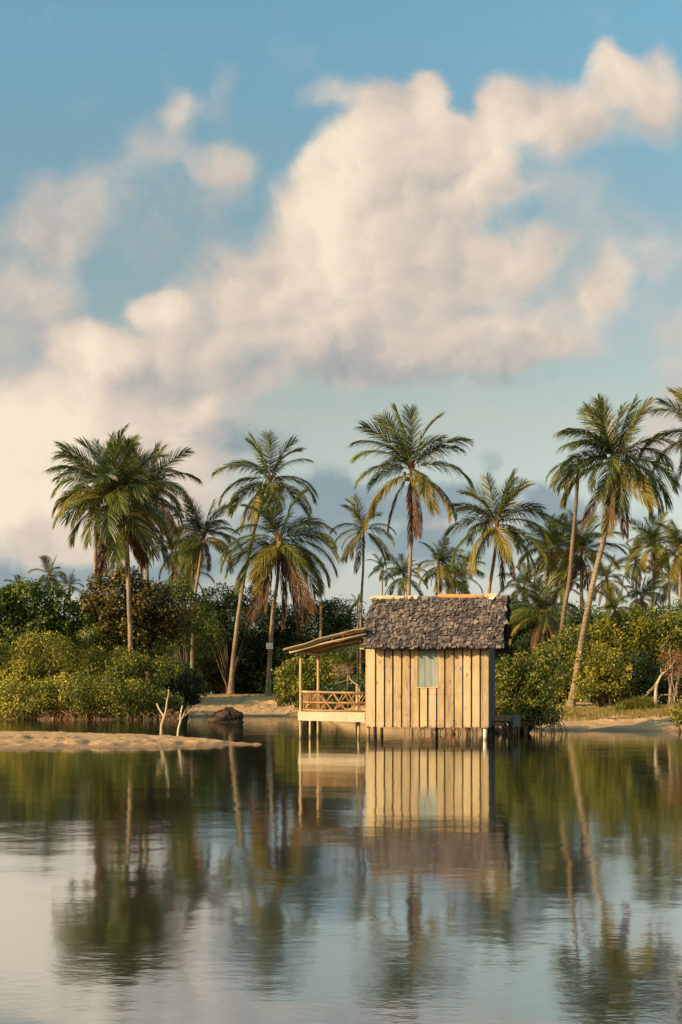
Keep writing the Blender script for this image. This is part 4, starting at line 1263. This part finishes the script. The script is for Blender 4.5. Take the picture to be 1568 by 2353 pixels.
plant('mangrove_shrub', 'tan flowering mangrove crown rising behind the left bank shrubs', 'shrub', 67, [(170, 1500, 80, 48), (90, 1490, 80, 40), (240, 1520, 60, 40)], mat='leaf_amber', seed=4, dens=120, L=.14, group=GM)
plant('sea_grape_tree', 'broad bright green tree with yellow lit top at the far left', 'tree', 62, [(70, 1390, 90, 42), (10, 1420, 80, 60), (150, 1420, 60, 45), (60, 1460, 110, 40), (-60, 1400, 60, 60)], mat='leaf_grape', seed=5, dens=75, L=.20, wid=.75)
plant('broadleaf_bush', 'fresh green bush under the far left tree', 'shrub', 67, [(60, 1480, 100, 34), (170, 1470, 70, 34)], mat='leaf_grape', seed=6, dens=110, L=.15)
plant('almond_tree', 'brown and olive leaved tree behind the pale leaning palm trunk', 'tree', 68, [(260, 1370, 70, 60), (330, 1390, 75, 62), (240, 1430, 60, 55), (320, 1455, 90, 50), (380, 1430, 50, 60), (215, 1400, 35, 45)], mat='leaf_almond', seed=7, dens=75, L=.20, wid=.7)
plant('broadleaf_bush', 'green bush beneath the brown leaved tree', 'shrub', 67.5, [(250, 1500, 70, 30), (330, 1510, 60, 30)], mat='leaf_mid', seed=8, dens=110, L=.14)
GT = 'trees behind the sandy path'  # the dark leaf colour of these trees also carries their shade
plant('bush_tree', 'bright green leafy tree right of the brown leaved tree', 'tree', 76, [(430, 1400, 55, 55), (410, 1360, 30, 35), (450, 1460, 60, 60)], mat='leaf_mid', seed=9, dens=75, L=.17, group=GT)
plant('bush_tree', 'rounded green tree between medium golden palm and curving trunk', 'tree', 84, [(510, 1385, 55, 36), (580, 1390, 60, 36), (540, 1440, 90, 50), (480, 1430, 50, 50)], mat='leaf_dark', seed=10, dens=60, L=.19, group=GT)
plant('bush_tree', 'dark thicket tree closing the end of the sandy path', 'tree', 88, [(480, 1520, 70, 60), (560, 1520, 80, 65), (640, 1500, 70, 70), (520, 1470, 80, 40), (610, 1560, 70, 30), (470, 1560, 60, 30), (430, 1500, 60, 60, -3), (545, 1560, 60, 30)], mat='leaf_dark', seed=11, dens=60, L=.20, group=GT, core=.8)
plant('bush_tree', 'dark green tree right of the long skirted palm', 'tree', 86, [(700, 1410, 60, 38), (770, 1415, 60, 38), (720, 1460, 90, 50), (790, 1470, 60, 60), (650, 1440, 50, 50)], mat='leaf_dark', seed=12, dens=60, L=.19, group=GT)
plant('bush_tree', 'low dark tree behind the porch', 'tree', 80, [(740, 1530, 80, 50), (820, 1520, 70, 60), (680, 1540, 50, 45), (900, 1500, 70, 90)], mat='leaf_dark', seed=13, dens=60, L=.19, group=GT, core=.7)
plant('bush_tree', 'small grey green sapling at the foot of the signed palm', 'shrub', 66, [(640, 1570, 22, 22), (655, 1590, 26, 16)], mat='leaf_grape', seed=14, dens=90, L=.13)
plant('porch_bush', 'yellow green round bush on the beach left of the porch', 'shrub', 53.5, [(690, 1560, 50, 42), (740, 1540, 50, 42), (665, 1590, 36, 32), (720, 1590, 60, 32), (780, 1560, 45, 50)], mat='leaf_mangrove', seed=15, dens=150, L=.13, roots=8)
plant('porch_bush', 'darker bush seen through the porch railing', 'shrub', 50, [(790, 1600, 60, 30), (850, 1590, 50, 40), (720, 1615, 50, 14)], mat='leaf_dark', seed=16, dens=130, L=.13, core=.7)
plant('waterside_mangrove', 'glossy mangrove bush beside the right wall of the hut, roots reaching below the floor', 'shrub', 41.5, [(1190, 1590, 55, 66), (1240, 1580, 52, 62), (1180, 1545, 42, 44), (1262, 1535, 42, 40, 1.2), (1250, 1640, 42, 32, -.8), (1210, 1645, 60, 26, -.6), (1160, 1620, 40, 50, .6), (1080, 1600, 60, 40, 1.0), (985, 1600, 60, 40, 1.6)], mat='leaf_mangrove', seed=17, dens=210, L=.115, roots=110, rdy=-1.2)
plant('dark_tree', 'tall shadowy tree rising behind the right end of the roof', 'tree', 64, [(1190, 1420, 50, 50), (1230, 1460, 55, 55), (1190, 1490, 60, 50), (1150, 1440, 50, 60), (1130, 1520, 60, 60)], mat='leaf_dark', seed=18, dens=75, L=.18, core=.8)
GB = 'shrubs on the right bank'
plant('broadleaf_bush', 'sunlit shrub around the foot of the slender leaning trunk', 'shrub', 55, [(1280, 1540, 60, 55), (1300, 1490, 50, 40), (1270, 1590, 60, 36), (1330, 1580, 40, 40)], mat='leaf_mangrove', seed=19, dens=110, L=.15, group=GB)
plant('broadleaf_bush', 'golden leaved shrub directly right of the large leaning trunk', 'shrub', 52.5, [(1385, 1530, 55, 40), (1370, 1580, 50, 40), (1410, 1560, 40, 50)], mat='leaf_amber', seed=20, dens=120, L=.14, group=GB)
plant('broadleaf_bush', 'wide green shrub crown below the low dark palm', 'shrub', 58, [(1420, 1460, 70, 34), (1490, 1450, 70, 34), (1560, 1450, 60, 40), (1360, 1470, 50, 40), (1450, 1500, 90, 36), (1540, 1500, 70, 40)], mat='leaf_mangrove', seed=21, dens=100, L=.155, group=GB)
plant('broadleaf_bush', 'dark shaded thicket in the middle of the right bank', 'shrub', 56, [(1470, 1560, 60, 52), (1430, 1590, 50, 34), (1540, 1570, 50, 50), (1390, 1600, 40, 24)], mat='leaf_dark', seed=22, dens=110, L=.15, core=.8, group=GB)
plant('broadleaf_bush', 'pale green leafy top at the right edge above the bank', 'shrub', 64, [(1540, 1420, 50, 30), (1480, 1420, 50, 26), (1590, 1440, 40, 50)], mat='leaf_grape', seed=23, dens=80, L=.17, group=GB)
plant('broadleaf_bush', 'dense greenery behind the grove of palms', 'shrub', 70, [(1300, 1440, 90, 40), (1400, 1440, 80, 40), (1250, 1480, 70, 50)], mat='leaf_mid', seed=24, dens=70, L=.18, group=GB, core=.6)
plant('rusty_bush', 'rust red dried crown of the leaning dead tree at right edge', 'shrub', 47.2, [(1540, 1515, 24, 22), (1565, 1530, 26, 26), (1535, 1545, 16, 12)], mat='leaf_rust', seed=25, dens=190, L=.08, stem_r=.02, stem_mat='branch', core=.2)
plant('corner_bush', 'low olive bush on the bank in the right corner above the water', 'shrub', 42.8, [(1562, 1632, 26, 22), (1575, 1652, 30, 18), (1556, 1660, 16, 10)], mat='leaf_amber', seed=26, dens=170, L=.10, roots=14, stem_r=.03)

# a far wood that closes the horizon behind the separate trees
r = np.random.default_rng(99)
lob = []
for k in range(46):
    px = -420 + k * 54; Yk = 150 + 16 * r.random()
    top = 1452 + r.uniform(-12, 14)
    c = at(px, top + 44, Yk); kk = Yk / F
    lob.append(((c.x, c.y, c.z), (46 * kk, 2.2, 46 * kk)))
    c = at(px + 20, top + 90, Yk - 4); lob.append(((c.x, c.y, c.z), (46 * kk, 2.2, 40 * kk)))
    c = at(px, top + 128, Yk - 8); lob.append(((c.x, c.y, c.z), (46 * kk, 2.2, 26 * kk)))
v, f, T = leaf_cloud(lob, 10, .53, r, sub=12, core=.6)
NLEAF[0] += len(f)
tag(link('far_wood', mesh_from('far_wood', v, f, T, mats=(M['leaf_dark'],))), 'dark belt of distant woodland along the horizon', 'woodland', None, 'stuff')
print('leaves', NLEAF[0])

# ------------------------------------------------------------------ dead wood, stump, grass
def zoom(x, y, x0, y0, s): return ((x0 + x * s) / 1.0625, (y0 + y * s) / 1.0625)


def dz(x, y): return zoom(x, y, 340, 1660, .1148)


def stick(label, Y, stems, mat, cat='driftwood', name='dead_branch', twigs=()):
    p0 = at(*dz(*stems[0][0][0]), Y); g = gz(p0.x, p0.y)
    base = Vector((p0.x, Y, g - .03))
    e = empty(name, base, 0, label, cat)
    for si, (pts, r0, r1) in enumerate(stems):
        q = [at(*dz(*p), Y) - base for p in pts]
        if si == 0: q[0] = Vector((q[0].x, 0, -.15))
        n = 12
        b = MB(); b.tube(curve_pts(q, n), [r0 + (r1 - r0) * i / n for i in range(n + 1)], 9, None, True, .14)
        b.build('stem' if si == 0 else 'branch', mat, e, smooth=True)
    if twigs:
        b = MB()
        for pts, r_ in twigs:
            b.tube(curve_pts([at(*dz(*p), Y) - base + Vector((0, R_.uniform(-.1, .1), 0)) for p in pts], 6), [r_ * (1 - .08 * i) for i in range(7)], 5)
        b.build('twig', M['branch'], e)
    return e


stick('pale forked dead branch standing on the sand spit, taller of the two', 37.6,
      [([(482, 1165), (472, 1050), (490, 920), (535, 790), (560, 700), (585, 560), (600, 430), (632, 300), (625, 195)], .052, .018), ([(535, 790), (480, 700), (420, 600), (378, 500)], .030, .022), ([(590, 690), (625, 655), (660, 628)], .010, .006)], M['driftwood'])
stick('shorter dead branch with brown twigs on the sand spit', 37.2,
      [([(808, 1168), (838, 1050), (880, 900), (885, 850)], .035, .038), ([(885, 850), (880, 760), (905, 620), (925, 545)], .030, .022), ([(885, 860), (930, 790), (955, 720), (990, 640)], .024, .014), ([(870, 870), (830, 820), (820, 790)], .010, .007)], M['driftwood'],
      twigs=[(((950, 730), (985, 640), (1050, 560)), .010), (((975, 740), (1040, 640), (1090, 560)), .009), (((960, 760), (1060, 690), (1150, 590)), .012), (((1000, 730), (1090, 640), (1170, 540)), .009),
             (((1060, 690), (1150, 590), (1250, 560)), .008), (((1100, 640), (1200, 550), (1300, 500)), .007), (((1200, 560), (1300, 530), (1400, 505)), .007), (((1000, 700), (1030, 600), (1040, 550)), .007),
             (((860, 700), (820, 700), (780, 715)), .010), (((870, 680), (840, 680), (800, 670)), .008), (((960, 780), (1020, 740), (1060, 700)), .012)])

# root ball of a fallen palm
Yr = 60.5
c = at(519, 1645, Yr); k = Yr / F
rb = MB(); rs = random.Random(3)
nu, nv = 26, 14
vs = []; 
for j in range(nv + 1):
    ph = j / nv * math.pi * .62
    for i in range(nu):
        th = i / nu * 2 * math.pi
        q = 1 + .10 * math.sin(th * 3 + 1) + .07 * rs.uniform(-1, 1) + .06 * math.sin(ph * 9)
        x = math.sin(ph) * math.cos(th) * 36 * k * q - .10 * math.cos(th) * 0
        z = math.cos(ph) * 31 * k * q
        vs.append((x + (.10 if z > .2 else 0), math.sin(ph) * math.sin(th) * 32 * k * q, z))
fs_ = []
for j in range(nv):
    for i in range(nu):
        i2 = (i + 1) % nu
        fs_.append((j * nu + i, (j + 1) * nu + i, (j + 1) * nu + i2, j * nu + i2))
rb.add(vs, fs_, .35)
base = Vector((c.x, Yr, -.02))
e = empty('root_ball', base, 0, 'brown fibrous root ball of a fallen palm at the edge of the small beach', 'root ball')
rb.build('stump', M['fibre'], e)
fb_ = MB()
for q in range(900):
    th = rs.uniform(0, 6.28); ph = rs.uniform(0, 1.75)
    d = Vector((math.sin(ph) * math.cos(th), math.sin(ph) * math.sin(th) * .9, math.cos(ph)))
    p = Vector((d.x * 36 * k, d.y * 34 * k, d.z * 31 * k)) * .98
    t_ = p + d * rs.uniform(.03, .07) + Vector((rs.uniform(-.09, .09), rs.uniform(-.09, .09), -rs.uniform(.03, .16)))
    fb_.tube([p, p.lerp(t_, .5) + d * .03, t_], [.011, .010, .005], 3)
fb_.build('fibres', M['fibre'], e)
lg = MB(); lg.tube([(-.78, -.55, .10), (-.3, -.6, .14), (.1, -.55, .12)], [.12, .15, .13], 9); lg.build('log', M['fibre'], e, smooth=True)

# leaning dead tree on the right bank
def d8(x, y): return ((1400 + x * .16964) / 1.0625, (1500 + y * .16964) / 1.0625)
Yd = 52.5
base = at(*d8(1185, 1090), Yd); base.z = gz(base.x, Yd) - .05
e = empty('dead_tree', base, 0, 'bleached leaning dead tree with bare branches at the right edge', 'dead tree')
q = lambda x, y, dy=0: at(*d8(x, y), Yd + dy) - base
b = MB(); b.tube(curve_pts([Vector((0, 0, -.1)), q(1190, 1060), q(1220, 970), q(1265, 880), q(1330, 820), q(1400, 760), q(1460, 700)], 16), [.075, .07, .066, .062, .058, .054, .05, .046, .042, .038, .034, .03, .026, .022, .018, .014, .01], 8)
b.build('trunk', M['driftwood'], e, smooth=True)
tw = MB()
BR = [((1000, 1200), (1090, 1130), (1190, 1030)), ((1060, 1130), (1150, 1040), (1210, 950)), ((1270, 880), (1262, 800), (1250, 760)), ((1330, 820), (1330, 740), (1360, 680)), ((1265, 1160), (1380, 1155), (1440, 1250)),
      ((1265, 1160), (1450, 1160), (1560, 1200)), ((1330, 820), (1440, 830), (1560, 860)), ((1360, 790), (1450, 760), (1540, 740)), ((1280, 870), (1310, 880), (1325, 895)), ((1400, 760), (1400, 650), (1380, 560)),
      ((1420, 740), (1470, 640), (1500, 540)), ((1330, 830), (1400, 880), (1480, 940)), ((1250, 480), (1300, 430), (1340, 400)), ((1400, 700), (1390, 500), (1390, 400))]
for pts in BR:
    tw.tube(curve_pts([q(x, y, R_.uniform(-.2, .2)) for x, y in pts], 7), [.020 - .0017 * i for i in range(8)], 5)
for kx in range(60):
    x = R_.uniform(1290, 1560); y = R_.uniform(640, 960)
    tw.tube([q(x, y, R_.uniform(-.5, .5)), q(x + R_.uniform(-50, 60), y + R_.uniform(-60, 50), R_.uniform(-.5, .5)), q(x + R_.uniform(-90, 100), y + R_.uniform(-90, 80), R_.uniform(-.5, .5))], [.007, .006, .004], 4)
tw.build('branch', M['branch'], e)

# bare grey shrub behind the porch
def d4(x, y): return z4(x, y)
Yb = 62.0
base = at(*d4(1260, 1010), Yb); base.z = gz(base.x, Yb)
e = empty('bare_shrub', base, 0, 'leafless grey shrub with pale twisted stem seen behind the porch railing', 'shrub')
b = MB()
q = lambda x, y, dy=0: at(*d4(x, y), Yb + dy) - base
b.tube(curve_pts([Vector((.1, 0, -.1)), q(1290, 1040), q(1200, 960), q(1140, 890), q(1120, 820), q(1080, 770)], 12), [.05 - .0032 * i for i in range(13)], 7)
b.build('trunk', M['driftwood'], e, smooth=True)
tw = MB()
for kx in range(110):
    x = R_.uniform(860, 1180); y = R_.uniform(690, 860)
    x1, y1 = x + R_.uniform(-70, 60), y + R_.uniform(-70, 40)
    tw.tube([q(x, y, R_.uniform(-.4, .4)), q(x1, y1, R_.uniform(-.4, .4)), q(x1 + R_.uniform(-50, 40), y1 + R_.uniform(-50, 30), R_.uniform(-.4, .4))], [.009, .007, .004], 4)
for a_, b_ in (((1120, 820), (1180, 660)), ((1080, 770), (1020, 700)), ((1100, 800), (1140, 700)), ((1140, 890), (900, 980))):
    tw.tube([q(*a_), q((a_[0] + b_[0]) / 2 + 20, (a_[1] + b_[1]) / 2), q(*b_)], [.016, .012, .007], 5)
tw.build('twigs', M['branch'], e)


def blades(name, label, Y, box, n, hgt, mat, wd=.012, seed=4, spread=.35, kind=None, cat='grass', depth=1.0, grp=None):
    """tufts of narrow blades; box = surveyed (px0, px1) along the ground"""
    r = np.random.default_rng(seed)
    px = r.uniform(box[0], box[1], n) if kind == 'stuff' else r.normal((box[0] + box[1]) / 2, (box[1] - box[0]) / 3.4, n)
    yy = Y + r.uniform(-depth, depth, n)
    x = (px - HX) / F * yy; z = ground_z(x, yy)
    ok = z > .05
    x, yy, z = x[ok], yy[ok], z[ok]; n = len(x)
    a = r.uniform(0, 6.28, n); le = hgt * r.uniform(.45, 1.1, n) * (1 if kind == 'stuff' else .55 + .65 * (vnoise(x, yy, 2.2) + .5)) * (np.exp(-((px - (box[0] + box[1]) / 2) / (box[1] - box[0])) ** 2 * 1.6) if kind != 'stuff' else 1); sp = spread * r.uniform(.1, 1, n) * le
    ux, uy = np.cos(a), np.sin(a)
    V = np.empty((n, 5, 3)); w = wd * r.uniform(.7, 1.3, n)
    b = a + r.uniform(-1, 1, n); wx_, wy_ = -np.sin(b) * w, np.cos(b) * w
    p0 = np.stack([x, yy, z - .02], 1)
    W3 = np.stack([wx_, wy_, 0 * w], 1)
    p1 = p0 + np.stack([ux * sp * .3, uy * sp * .3, le * .6], 1); p2 = p0 + np.stack([ux * sp * 1.2, uy * sp * 1.2, le * .92], 1)
    V[:, 0] = p0 - W3; V[:, 1] = p0 + W3; V[:, 2] = p1 + W3 * .8; V[:, 3] = p1 - W3 * .8; V[:, 4] = p2
    base_i = np.arange(n)[:, None] * 5
    F1 = (base_i + np.array([[0, 1, 2, 3]])); F2 = (base_i + np.array([[3, 2, 4, 4]]))
    tn = np.clip(r.normal(.5, .2, n), 0, 1)
    faces = [tuple(q) for q in F1.tolist()] + [tuple(q[:3]) for q in F2.tolist()]
    me = mesh_from(name, V.reshape(-1, 3), faces, np.concatenate([tn, tn]), mats=(M[mat],))
    return tag(link(name, me), label, cat, grp, kind)


blades('grass_clump', 'tall yellow green grass clump in front of the dark thicket', 52.5, (1420, 1500), 3200, .72, 'grass', .013, 4, 1.0, 'thing', 'grass clump', .8)
blades('grass', 'dry straw coloured grass fringe along the right beach', 51.5, (1290, 1620), 11000, .20, 'dry_grass', .009, 5, .8, 'stuff', 'grass', 3.0)
blades('leaf_litter', 'sparse dry weeds at the back of the small beach', 97, (440, 700), 1500, .16, 'dry_grass', .016, 6, 1.0, 'stuff', 'weeds', 3)
# drift log on the right beach
lgp = at(1440, 1641, 49.0); lgp.z = gz(lgp.x, lgp.y)
b = MB(); b.tube([(-.75, .05, .03), (-.2, 0, .05), (.35, .02, .045)], [.035, .05, .045], 8, .6, True, .2)
tag(b.build('drift_log', M['driftwood'], None, lgp, smooth=True), 'bleached drift log lying on the right beach', 'log')
